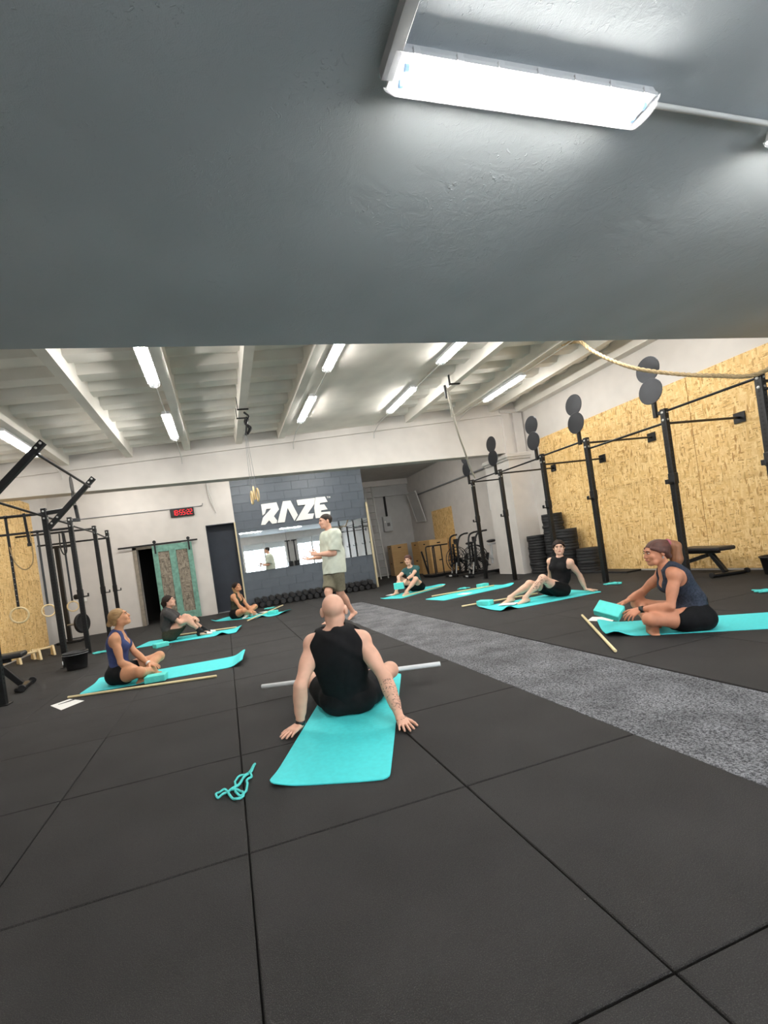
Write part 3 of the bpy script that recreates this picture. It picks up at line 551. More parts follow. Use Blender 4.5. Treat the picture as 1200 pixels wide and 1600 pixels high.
# mirror
mr = thing('wall_mirror', 'long frameless wall mirror on the grey block wall under the lettering', 'mirror', (2.5, YB - .01, 1.02))
for a, c in ((.53, 1.835), (1.84, 3.145), (3.15, 4.38)): MB().box((a, YB - .012, 1.02), (c, YB - .002, 2.16)).build('mirror_pane', M_['mirror'], mr)
# wall conduits, hanging cord, tray, boxes
conduit([(XL + .02, YB - .015, 3.03), (-.36, YB - .015, 3.05), (-.34, YB - .015, 3.12)], .011, 'thin grey conduit along the white back wall above the clock', 'darkline')
tag(MB().tube(spline([(-.17, YB - .03, 3.94), (-.16, YB - .04, 3.5), (-.13, YB - .05, 3.2), (-.06, YB - .05, 2.98), (-.02, YB - .05, 2.80), (-.05, YB - .05, 2.95), (-.10, YB - .05, 3.25), (-.15, YB - .04, 3.6), (-.17, YB - .03, 3.94)], 5), .010, 6).build('pull_rope', M_['conduit']), 'pale looped cord hanging on the back wall right of the clock', 'rope')
tg = thing('cable_tray', 'grey cable tray running round the far recess walls', 'cable tray', (6, YR, 3.3)); MB().box((4.42, YR - .10, 3.28), (XR, YR - .01, 3.36)).build('back_run', M_['dimgrey'], tg); MB().box((XR - .06, 10.8, 3.07), (XR - .005, YR - .1, 3.11)).build('side_run', M_['darkline'], tg); MB().bar((6.75, YR - .05, 2.44), (6.75, YR - .05, 3.30), .07).build('down_pipe', M_['black'], tg)
eb = thing('fuse_box', 'grey enamel fuse box on the far recess wall beside the ladder', 'fuse box', (6.72, YR - .1, 1.85)); MB().cbox((6.72, YR - .08, 2.13), (.38, .15, .62), ch=.01).build('case', M_['boxgrey'], eb); MB().cbox((6.74, YR - .158, 2.10), (.13, .01, .14)).build('switch_panel', M_['darkline'], eb); MB().cbox((6.60, YR - .158, 2.22), (.05, .01, .07)).build('label_plate', M_['paper'], eb)
hw = thing('hopper_window', 'tilted white-framed hopper window high in the far right corner', 'window', (XR - .1, 16.4, 2.0))
for o_ in ((0, 0),):
    A, B, C, D = (np.array(q) for q in ((XR - .05, 16.88, 2.02), (XR - .05, 16.05, 1.98), (XR - .32, 16.05, 3.18), (XR - .32, 16.88, 3.20)))
    m_ = MB()
    for q, w_ in ((A, B), (B, C), (C, D), (D, A)): m_.bar(q, w_, .06, .04)
    m_.build('frame', M_['conduit'], hw); MB().prism([A, B, C, D], (.008, 0, .002)).build('pane', M_['dimgrey'], hw)
wb = thing('whiteboard', 'small whiteboard with blue handwriting on the right wall past the column', 'whiteboard', (XR - .02, 11.4, 1.83)); MB().box((XR - .02, 11.07, 1.83), (XR - .004, 11.72, 2.62)).build('panel', M_['paper'], wb); f_ = MB()
for a, c in (((11.06, 1.82), (11.73, 1.82)), ((11.06, 2.63), (11.73, 2.63)), ((11.06, 1.82), (11.06, 2.63)), ((11.73, 1.82), (11.73, 2.63))): f_.bar((XR - .013, a[0], a[1]), (XR - .013, c[0], c[1]), .022)
f_.build('frame', M_['dimgrey'], wb)
for z, n in ((2.46, 9), (2.36, 11)): MB().tube([(XR - .0215, 11.66 - k * .045, z + .012 * math.sin(k * 2.3)) for k in range(n)], .003, 4).build('handwriting', M_['ink'], wb)
tag(MB().cbox((py(133, 937, YB)[0], YB - .012, py(133, 937, YB)[2]), (.09, .02, .09)).build('wall_socket', M_['paper']), 'white wall socket between the left rack uprights', 'socket')

# ladder leaning in the recess
ld = thing('ladder', 'tall aluminium ladder leaning beside the grey partition', 'ladder', (5.75, 16.1, 0))
for x in (5.62, 5.92): MB().bar((x, 16.05, .0), (x, 16.55, 3.62), .055, .03, up=(0, 1, 0)).build('rail', M_['ladder'], ld)
for k in range(13): t = (k + .6) / 13.4; MB().cyl((5.62, 16.05 + .5 * t, 3.62 * t), (5.92, 16.05 + .5 * t, 3.62 * t), .016, n=8).build('rung', M_['ladder'], ld)

# ---------------------------------------------------------------- dumbbells in two tiers
db = thing('hex_dumbbell', '', 'dumbbell')
for s in (-1, 1):
    h = MB(); h.lathe([(.001, -.055), (.070, -.055), (.086, -.040), (.086, .040), (.070, .055), (.001, .055)], (0, s * .105, 0), (0, 1, 0), 6, False); h.build('head', M_['blackrub'], db)
MB().tube([(0, -.06, 0), (0, -.02, 0), (0, .02, 0), (0, .06, 0)], .015, 10, radii=[.014, .017, .017, .014]).build('handle', M_['steel'], db)
N = 19
for tier in (0, 1):
    for k in range(N - tier):
        x = .66 + k * .196 + tier * .098; s_ = 1 + .10 * math.sin(k * 1.7)
        lab = ('hex dumbbell %s of the lower row, %s' if tier == 0 else 'hex dumbbell %s of the upper row, %s') % ('last on the right' if k == N - 1 - tier else ORD[k] + ' from the left', 'below the wall mirror')
        o = db if (tier == 0 and k == 0) else dup(db); o['label'] = lab; o['group'] = 'hex dumbbells under the mirror'
        o.location = (x, YB - .26 + random.uniform(-.02, .02) - tier * .0, .0755 if tier == 0 else .216); o.rotation_euler = (0, math.radians(30) if tier == 0 else math.radians(random.choice((30, 38, 22))), random.uniform(-.06, .06))

# ---------------------------------------------------------------- plyometric boxes
def plyo(c, size, rz, lab):
    t = thing('plyo_box', lab, 'plyo box', (0, 0, 0), 'plywood jump boxes'); w, d, h = size
    for s in (-1, 1):
        MB().cbox((s * (w / 2 - .009), 0, h / 2), (.018, d - .038, h), ch=.002).build('side_panel', M_['ply'], t)
        MB().cbox((0, s * (d / 2 - .009), h / 2), (w, .018, h), ch=.002).build('face_panel', M_['ply'], t)
    for z in (.009, h - .009): MB().cbox((0, 0, z), (w - .04, d - .04, .018), ch=.002).build('deck', M_['ply'], t)
    for a in (0, 1):
        s = MB()
        for q in (-1, 1):
            P = [(q * 0, 0, 0)]
            if a == 0: s.cbox((0, q * (d / 2 + .0005), h * .80), (.13, .003, .04), ch=.001)
            else: s.cbox((q * (w / 2 + .0005), 0, h * .80), (.003, .13, .04), ch=.001)
        s.build('hand_slot', M_['void'], t)
    t.location = c; t.rotation_euler = (0, 0, rz); return t
plyo((6.72, 16.72, 0), (.66, .60, .61), -.10, 'plywood jump box on the floor beside the ladder, far corner'); plyo((6.72, 16.72, .611), (.66, .60, .61), -.10, 'plywood jump box stacked on top, beside the ladder')
plyo((7.38, 15.75, 0), (.66, .60, .61), .05, 'plywood jump box on the floor, middle of the far corner'); plyo((7.38, 15.75, .611), (.66, .60, .61), .05, 'plywood jump box stacked on the middle one of the far corner')
plyo((7.22, 14.55, 0), (.70, .82, .60), .02, 'plywood jump box on the floor before the small strand board'); plyo((7.22, 14.55, .601), (.70, .82, .60), .02, 'plywood jump box on top, before the small strand board')

# ---------------------------------------------------------------- air bikes, exercise bike and sled
def air_bike(at, rz, lab):
    """front towards -X in its own frame."""
    t = thing('air_bike', lab, 'exercise bike', (0, 0, 0), 'air bikes by the far right wall')
    MB().cbox((-.48, 0, .05), (.09, .52, .06), ch=.012).build('front_foot', M_['black'], t); MB().cbox((.50, 0, .05), (.08, .50, .06), ch=.012).build('rear_foot', M_['black'], t)
    MB().cbox((-.53, .0, .055), (.012, .13, .045)).build('foot_badge', M_['boxgrey'], t)
    fr_ = MB(); fr_.bar((-.48, 0, .09), (.50, 0, .09), .07, .06); fr_.bar((.06, 0, .10), (.20, 0, .62), .07, .06, up=(0, 1, 0)); fr_.bar((-.22, .09, .10), (-.20, .09, .98), .045, .05, up=(0, 1, 0)); fr_.bar((-.22, -.09, .10), (-.20, -.09, .98), .045, .05, up=(0, 1, 0)); fr_.bar((-.20, 0, .55), (.14, 0, .38), .05, .05, up=(0, 1, 0)); fr_.build('frame', M_['black'], t)
    c = (-.20, 0, .52); fc_ = MB()
    for y in (-.055, .055):
        for r in (.36, .27, .18, .09): fc_.torus((c[0], y, c[2]), (0, 1, 0), r, .006 if r < .3 else .012, 36, 6)
        for k in range(16): a = k * math.pi / 8; fc_.cyl((c[0] + .05 * math.cos(a), y, c[2] + .05 * math.sin(a)), (c[0] + .36 * math.cos(a), y, c[2] + .36 * math.sin(a)), .004, n=5)
    fc_.build('fan_cage', M_['black'], t)
    w_ = MB()
    for k in range(10): a = k * math.pi / 5; w_.bar((c[0] + .06 * math.cos(a), 0, c[2] + .06 * math.sin(a)), (c[0] + .33 * math.cos(a), 0, c[2] + .33 * math.sin(a)), .06, .006, up=(math.cos(a + 1.2), .6, math.sin(a + 1.2)))
    w_.cyl((c[0], -.05, c[2]), (c[0], .05, c[2]), .06); w_.build('fan', M_['blackplastic'], t)
    for s in (-1, 1):
        h = MB().tube(spline([(-.30, s * .14, .30), (-.26, s * .15, .70), (-.24, s * .18, .98), (-.16, s * .22, 1.18), (.0, s * .24, 1.24)], 5), .027, 8).build('handle_arm', M_['black'], t)
        MB().cyl((.0, s * .24, 1.24), (.12, s * .25, 1.245), .026, n=10).build('grip', M_['blackplastic'], h)
        p = MB().bar((.14, s * .07, .38), (.14 + s * .12, s * .11, .38 - s * .12), .03).build('crank', M_['steel'], t); MB().cbox((.14 + s * .12, s * .16, .38 - s * .12), (.10, .09, .025)).build('pedal', M_['blackplastic'], p)
        MB().bar((-.38, s * .10, .10), (-.32, s * .11, .42), .035, .012, up=(0, 1, 0)).build('side_stripe', M_['boxgrey'], t)
    MB().bar((.30, 0, .30), (.34, 0, .86), .05, .05, up=(0, 1, 0)).bar((.20, 0, .56), (.34, 0, .40), .05, .05, up=(0, 1, 0)).build('seat_post', M_['boxgrey'], t)
    MB().cbox((.36, 0, .845), (.24, .06, .05)).build('seat_slider', M_['boxgrey'], t)
    MB().ball((.36, 0, .93), (.14, .11, .045), None, 16, 8).build('saddle', M_['pad'], t)
    MB().cbox((-.16, 0, 1.05), (.05, .18, .14), np.array(rotz(0)), .01).cyl((-.20, 0, .96), (-.17, 0, 1.02), .02).build('console', M_['blackplastic'], t)
    t.location = at; t.rotation_euler = (0, 0, rz); return t
air_bike((6.92, 12.15, 0), .18, 'black air bike farther from the rack, beside the plywood boxes'); air_bike((6.90, 11.05, 0), -.05, 'black air bike nearer the rack with a pale seat slider')
sd = thing('push_sled', 'black push sled with upright handles beside the plywood boxes', 'sled', (6.75, 13.35, 0))
MB().cbox((6.75, 13.35, .05), (.95, .62, .08), ch=.01).build('deck', M_['black'], sd)
for y in (13.10, 13.60): MB().tube([(6.45, y, .09), (6.45, y, .92), (6.47, y, .99), (6.52, y, 1.0), (7.0, y, 1.0)], .022, 8).tube([(6.75, y, .09), (6.75, y, 1.0)], .02, 8).build('upright_handle', M_['black'], sd)
bt = thing('barbell_stand', 'slanted black bar on a low foot before the plywood boxes', 'stand', (6.5, 14.05, 0)); MB().cbox((6.62, 13.98, .03), (.30, .30, .05)).build('foot', M_['black'], bt); MB().bar((6.62, 13.98, .05), (6.47, 14.0, .86), .05).build('bar', M_['black'], bt)

# ---------------------------------------------------------------- bumper plate stacks by the column
pl = tag(MB().lathe([(.026, -.033), (.026, .033), (.085, .033), (.095, .026), (.185, .026), (.195, .033), (.222, .033), (.226, .028), (.226, -.028), (.222, -.033), (.195, -.033), (.185, -.026), (.095, -.026), (.085, -.033), (.026, -.033)], (0, 0, 0), (0, 0, 1), 28).build('bumper_plate', M_['blackrub']), '', 'weight plate', 'bumper plates stacked by the column')
first = True
for (x, y, n, who) in ((7.46, 9.40, 14, 'against the white column'), (7.58, 8.92, 21, 'tallest stack'), (7.50, 8.45, 15, 'stack behind the woman in black'), (7.56, 7.97, 8, 'low stack right of the woman in black')):
    for k in range(n):
        o = pl if first else dup(pl); first = False; o.location = (x + random.uniform(-.012, .012), y + random.uniform(-.012, .012), .034 + k * .0665); o['label'] = 'black bumper plate, %s from the floor, %s' % (('lowest' if k == 0 else 'topmost' if k == n - 1 else ORD[k]), who)
tag(MB().cbox((7.62, 7.35, .018), (.36, .80, .034), ch=.006).build('floor_pad', M_['blackrub']), 'low black rubber pad lying along the strand board wall', 'pad')

# ---------------------------------------------------------------- benches, buckets, parallettes
def bench(at, rz, lab):
    t = thing('weight_bench', lab, 'bench', (0, 0, 0))
    MB().cbox((.28, 0, .455), (.80, .28, .065), ch=.018).build('back_pad', M_['pad'], t); MB().cbox((-.32, 0, .445), (.34, .28, .06), ch=.018).build('seat_pad', M_['pad'], t)
    MB().bar((-.44, 0, .38), (.52, 0, .40), .06, .05).build('spine', M_['black'], t)
    MB().bar((.36, 0, .38), (.60, 0, .06), .07, .05, up=(0, 1, 0)).build('rear_leg', M_['black'], t); MB().cbox((.62, 0, .035), (.10, .50, .05), ch=.01).build('rear_foot', M_['black'], t)
    MB().bar((-.30, 0, .38), (-.52, 0, .06), .07, .05, up=(0, 1, 0)).build('front_leg', M_['black'], t); MB().cbox((-.54, 0, .035), (.08, .36, .05), ch=.01).build('front_foot', M_['black'], t)
    MB().bar((-.50, 0, .10), (.30, 0, .34), .06, .05, up=(0, 1, 0)).build('brace', M_['black'], t)
    for s in (-1, 1): MB().disc((.66, s * .27, .05), (0, 1, 0), .045, .03, 18).build('wheel', M_['blackplastic'], t)
    t.location = at; t.rotation_euler = (0, 0, rz); return t
_b = bench((7.40, 5.62, 0), math.radians(-104.5), 'black adjustable bench before the strand board at right'); _b.scale = (1, 1, .92); bench((-3.35, 6.75, 0), math.radians(8), 'black adjustable bench at the left frame edge beneath the rack')
def bucket(x, y, r, h, lab):
    t = thing('bucket', lab, 'bucket', (x, y, 0)); MB().lathe([(.001, .004), (r * .82, .004), (r * .84, .012), (r, h - .02), (r + .012, h - .02), (r + .012, h), (r - .006, h), (r * .82 - .006, .02), (.001, .02)], (x, y, 0), n=28).build('tub', M_['blackplastic'], t)
    MB().tube([(x + (r + .014) * math.cos(a), y + (r + .014) * math.sin(a), h - .03) for a in np.linspace(math.pi, 2 * math.pi, 14)], .005, 6).build('handle', M_['darkline'], t); return t
k = bucket(-2.36, 7.72, .165, .26, 'black bucket at the foot of the slanted arm upright'); MB().cbox((-2.515, 7.62, .13), (.012, .03, .06)).build('tag', M_['paper'], k); bucket(7.50, 4.50, .20, .26, 'black tub on the floor at the right frame edge')
def parallette(a, c, lab):
    t = thing('parallette', lab, 'parallette', tuple(a)); a = np.array(a, float); c = np.array(c, float); d = (c - a) / np.linalg.norm(c - a); s = np.array((-d[1], d[0], 0))
    MB().cyl(a + d * -.03 + np.array((0, 0, .16)), c + d * .03 + np.array((0, 0, .16)), .020, n=12).build('grip_bar', M_['ringwood'], t)
    for e in (a, c): MB().prism([e + s * .12, e - s * .12, e - s * .055 + np.array((0, 0, .19)), e + s * .055 + np.array((0, 0, .19))], d * .035).build('end_block', M_['ringwood'], t)
parallette((-3.84, 9.50, .003), (-3.58, 9.68, .003), 'pale wooden parallette nearer the bench by the left wall'); parallette((-3.76, 9.90, .003), (-3.48, 10.08, .003), 'pale wooden parallette farther along the left strand board')
wt = thing('plate_stand', 'black storage post with a weight plate against the left back corner', 'stand', (-3.78, 12.2, 0)); MB().bar((-3.72, 11.95, .0), (-3.72, 11.95, 2.28), .09).cbox((-3.66, 11.95, 2.28), (.50, .06, .06)).cbox((-3.70, 11.95, .03), (.5, .4, .05)).build('post', M_['black'], wt); MB().cyl((-3.72, 11.92, .42), (-3.36, 11.88, .42), .025).build('peg', M_['steel'], wt); MB().cbox((-3.42, 11.88, 1.05), (.16, .1, .12), ch=.03).build('clamp', M_['black'], wt)
tag(MB().lathe([(.026, -.03), (.026, .03), (.085, .03), (.10, .022), (.185, .022), (.195, .03), (.232, .03), (.236, .02), (.236, -.02), (.232, -.03), (.026, -.03)], (-3.40, 11.885, .42), (1, -.45, 0), 28).build('weight_plate', M_['blackrub']), 'round black weight plate hung on the post in the left back corner', 'weight plate')

# ---------------------------------------------------------------- gear seen only in the mirror: two ski ergs on the front wall
for n, x in enumerate((4.12, 4.55)):
    t = thing('ski_machine', ('black ski machine between the front windows, left one in the mirror', 'black ski machine between the front windows, right one in the mirror')[n], 'ski machine', (x, YF + .2, 0)); MB().cbox((x, YF + .08, 1.3), (.07, .06, 2.4), ch=.006).build('tower', M_['black'], t); MB().cbox((x, YF + .12, 2.52), (.34, .12, .07), ch=.01).build('pulley_head', M_['black'], t); MB().cbox((x, YF + .22, 1.02), (.30, .36, .34), ch=.03).build('flywheel_case', M_['blackplastic'], t); MB().cbox((x, YF + .35, .02), (.34, .6, .035)).build('base', M_['black'], t)
# ---------------------------------------------------------------- people: poses
def V3(*a): return np.array(a, float)
def nrm(v): v = np.asarray(v, float); return v / (np.linalg.norm(v) + 1e-12)
def ik(a, c, l1, l2, pole):
    d = c - a; L = np.linalg.norm(d); n = d / L
    L2 = min(max(L, abs(l1 - l2) + .02), l1 + l2 - .004)
    c = a + n * L2
    x = (l1 * l1 - l2 * l2 + L2 * L2) / (2 * L2); h = math.sqrt(max(l1 * l1 - x * x, 0))
    q = np.asarray(pole, float); q = q - n * (q @ n); q = nrm(q)
    return a + n * x + q * h, c

def pose(s, sex, P, yaw, N, chest_yaw=None, hand_l=None, hand_r=None, foot_l=None, foot_r=None,
         head=None, look=(0, 1, 0), head_up=(0, 0, 1), bend=.03, sh_l=(0, 0, 0), sh_r=(0, 0, 0)):
    """world joints. hand = (wrist, finger_dir, palm_normal, elbow_pole[, curl]); foot = (ankle, toe_dir, knee_pole[, sole])."""
    male = sex == 'm'
    D = dict(thigh=.44 if male else .425, shin=.425 if male else .40, uarm=.305 if male else .285, farm=.262 if male else .245,
             shw=.185 if male else .158, hipw=.092 if male else .09)
    D = {k: v * s for k, v in D.items()}
    J = dict(s=s, male=male)
    P = V3(*P); N = V3(*N); y = math.radians(yaw)
    f = V3(math.sin(y), math.cos(y), 0); r = V3(math.cos(y), -math.sin(y), 0)
    up = nrm(N - P)
    cy = math.radians(chest_yaw if chest_yaw is not None else yaw)
    rc = V3(math.cos(cy), -math.sin(cy), 0); rc = nrm(rc - up * (rc @ up)); fc = np.cross(up, rc)
    J.update(P=P, N=N, f=f, r=r, up=up, rc=rc, fc=fc)
    J['W'] = P * .62 + N * .38 - f * bend * s
    J['C'] = P * .30 + N * .70 - fc * bend * .5 * s
    J['SL'] = N - up * .055 * s - rc * D['shw'] + V3(*sh_l); J['SR'] = N - up * .055 * s + rc * D['shw'] + V3(*sh_r)
    J['HL'] = P - r * D['hipw']; J['HR'] = P + r * D['hipw']
    for k, h in (('L', hand_l), ('R', hand_r)):
        e, w = ik(J['S' + k], V3(*h[0]), D['uarm'], D['farm'], h[3])
        J['E' + k], J['W' + k] = e, w; J['hd' + k] = nrm(h[1]); J['hn' + k] = nrm(h[2]); J['hc' + k] = h[4] if len(h) > 4 else .25
    for k, g in (('L', foot_l), ('R', foot_r)):
        kn, an = ik(J['H' + k], V3(*g[0]), D['thigh'], D['shin'], g[2])
        J['K' + k], J['A' + k] = kn, an; J['fd' + k] = nrm(g[1]); J['fs' + k] = nrm(g[3]) if len(g) > 3 else V3(0, 0, -1)
    J['head'] = V3(*head) if head is not None else N + up * .17 * s
    y3 = nrm(look); x3 = nrm(np.cross(y3, head_up)); J['Rh'] = np.stack([x3, y3, np.cross(x3, y3)], 1)
    return J

def loc(P, yaw):                       # local (right, forward, height) -> world
    y = math.radians(yaw)
    return lambda a, b, c: V3(P[0] + a * math.cos(y) + b * math.sin(y), P[1] - a * math.sin(y) + b * math.cos(y), c)

MT = .008                              # top of a mat
POSES = {}
# bald man in the foreground, seen from behind
P = (.745, 3.225, .10); L = loc(P, 20); O = V3(P[0], P[1], 0)
POSES['man'] = pose(1.02, 'm', P, 20, (.675, 3.09, .61), 14, hand_l=((.345, 3.06, .045), (-.75, -.60, -.14), (0, 0, -1), (-.6, -.8, 0), .06),
    hand_r=((.955, 2.75, .045), (-.12, -1, -.14), (0, 0, -1), (.7, -.6, .1), .06),
    foot_l=(L(.09, .33, .07), L(.5, .1, 0) - O, L(-1, .5, .2) - O, (.3, .2, -1)),
    foot_r=(L(-.10, .40, .07), L(-.5, .1, 0) - O, L(1, .5, .22) - O, (-.3, .2, -1)),
    head=(.70, 3.10, .765), look=(.30, .95, .02), bend=.035, sh_l=(.03, 0, 0), sh_r=(-.01, 0, -.045))
# woman in the blue top, left front
P = (-1.37, 5.97, .10); L = loc(P, 103); O = V3(P[0], P[1], 0)
POSES['blue'] = pose(1.0, 'f', P, 103, (-1.345, 5.96, .60), 92, hand_l=(L(-.02, .36, .13), (.8, -.5, -.2), (0, 0, -1), (-.5, .5, -.6), .35),
    hand_r=(L(.12, .30, .13), (.9, .25, -.2), (.0, .2, -1), (-.8, -.3, -.4), .35),
    foot_l=(L(.12, .30, .06), L(.6, .0, 0) - O, L(-1, .6, .45) - O, (0, .4, -1)), foot_r=(L(-.08, .36, .06), L(-.6, .0, 0) - O, L(1, .5, .22) - O, (0, -.4, -1)),
    head=(-1.295, 5.96, .775), look=(.93, .02, .30), head_up=(-.3, 0, 1), bend=.03)
# woman in the dark tee and socks
P = (-1.14, 9.05, .10); L = loc(P, 90); O = V3(P[0], P[1], 0)
POSES['socks'] = pose(1.0, 'f', P, 90, (-1.12, 9.05, .565), 92, hand_l=(L(-.04, .46, .36), (.5, -.7, -.5), (-.4, 0, -1), (.3, .4, -.8), .6),
    hand_r=(L(.06, .43, .35), (.5, .8, -.4), (-.5, .1, -.8), (.0, -.5, -.8), .6),
    foot_l=(L(-.08, .60, .085), (1, .1, -.05), (.3, 0, 1)), foot_r=(L(.10, .54, .085), (1, 0, -.05), (.3, 0, 1)),
    head=(-1.09, 9.05, .735), look=(.95, -.25, .18), bend=.06)
# woman with long hair at the back left
P = (.13, 11.00, .10); L = loc(P, 122); O = V3(P[0], P[1], 0)
POSES['olive'] = pose(.98, 'f', P, 122, (.18, 11.02, .565), 122, hand_l=(L(-.06, .36, .12), (.6, -.6, -.2), (0, 0, -1), (.4, .6, -.6), .35),
    hand_r=(L(.06, .33, .12), (.7, -.3, -.2), (0, 0, -1), (-.6, -.5, -.3), .35),
    foot_l=(L(.12, .30, .06), L(.6, .1, 0) - O, L(-1, .6, .45) - O, (0, .4, -1)), foot_r=(L(-.10, .34, .06), L(-.6, .1, 0) - O, L(1, .6, .35) - O, (0, -.4, -1)),
    head=(.22, 10.98, .735), look=(.72, -.60, .30), head_up=(-.2, .1, 1), bend=.03)
# woman in the green tee, back right, block in both hands
P = (4.42, 10.10, .10); L = loc(P, 232); O = V3(P[0], P[1], 0)
POSES['green'] = pose(1.0, 'f', P, 232, (4.30, 10.05, .595), 222, hand_l=((3.98, 9.70, .335), (-.75, -.1, -.65), (-.3, .2, -1), (.9, -.3, -.6), .35),
    hand_r=((3.88, 9.84, .325), (-.05, -.75, -.65), (.2, -.2, -1), (-.6, .9, .1), .35),
    foot_l=((3.95, 9.66, .085), (-.85, -.5, 0), (.2, -.45, 1)), foot_r=((3.84, 10.02, .085), (-.85, -.5, 0), (-.4, .3, 1)),
    head=(4.245, 10.0, .785), look=(-.62, -.76, -.10), bend=.04)
# woman in black leaning back on one hand
P = (5.01, 6.00, .10); L = loc(P, 282); O = V3(P[0], P[1], 0)
POSES['black'] = pose(1.0, 'f', P, 282, (5.13, 5.98, .585), 250, hand_l=((5.40, 5.84, .05), (.85, -.45, -.12), (0, 0, -1), (.6, .2, -.1), .06),
    hand_r=((5.16, 6.36, .06), (.8, .5, -.2), (0, 0, -1), (.5, .6, 0), .1),
    foot_l=((4.36, 5.95, .085), (-.98, .0, -.1), (-.3, -.3, 1)), foot_r=((4.28, 6.22, .085), (-1, .05, -.1), (-.3, .1, 1)),
    head=(5.11, 5.955, .765), look=(-.62, -.78, -.02), bend=.05)
# woman with the ponytail holding a block
P = (4.11, 3.19, .105); L = loc(P, 306); O = V3(P[0], P[1], 0)
POSES['pony'] = pose(1.02, 'f', P, 306, (3.985, 3.295, .575), 304, hand_l=((3.67, 3.36, .235), (-.95, .1, -.35), (0, .4, -.9), (.3, -.9, -.4), .45),
    hand_r=((3.80, 3.62, .27), (-.85, .4, -.3), (.1, -.3, -.9), (.2, .8, -.6), .45),
    foot_l=(L(.13, .28, .06), L(.6, .1, 0) - O, L(-1, .6, .28) - O, (0, .4, -1)), foot_r=(L(-.09, .37, .06), L(-.6, .1, 0) - O, L(1, .6, .5) - O, (0, -.4, -1)),
    head=(3.945, 3.335, .735), look=(-.93, .36, -.05), bend=.07)
# man standing in the middle, mid-stride, talking
P = (1.80, 7.50, .95); L = loc(P, 258); O = V3(P[0], P[1], 0)
POSES['stand'] = pose(1.06, 'm', P, 258, (1.825, 7.52, 1.555), 258, hand_l=((1.52, 7.33, 1.21), (-.9, .1, .25), (-.2, .9, -.2), (.5, -.1, -1), .30),
    hand_r=((1.47, 7.66, 1.15), (-.95, -.1, .05), (0, -.3, 1), (.5, .2, -1), .25),
    foot_l=((2.06, 7.64, .12), (-.85, -.5, -.3), (-1, -.3, 0), (.1, 0, -1)), foot_r=((1.54, 7.22, .09), (-.8, -.6, 0), (-1, -.3, 0)),
    head=(1.765, 7.50, 1.75), look=(-.99, -.12, -.03), bend=.02)
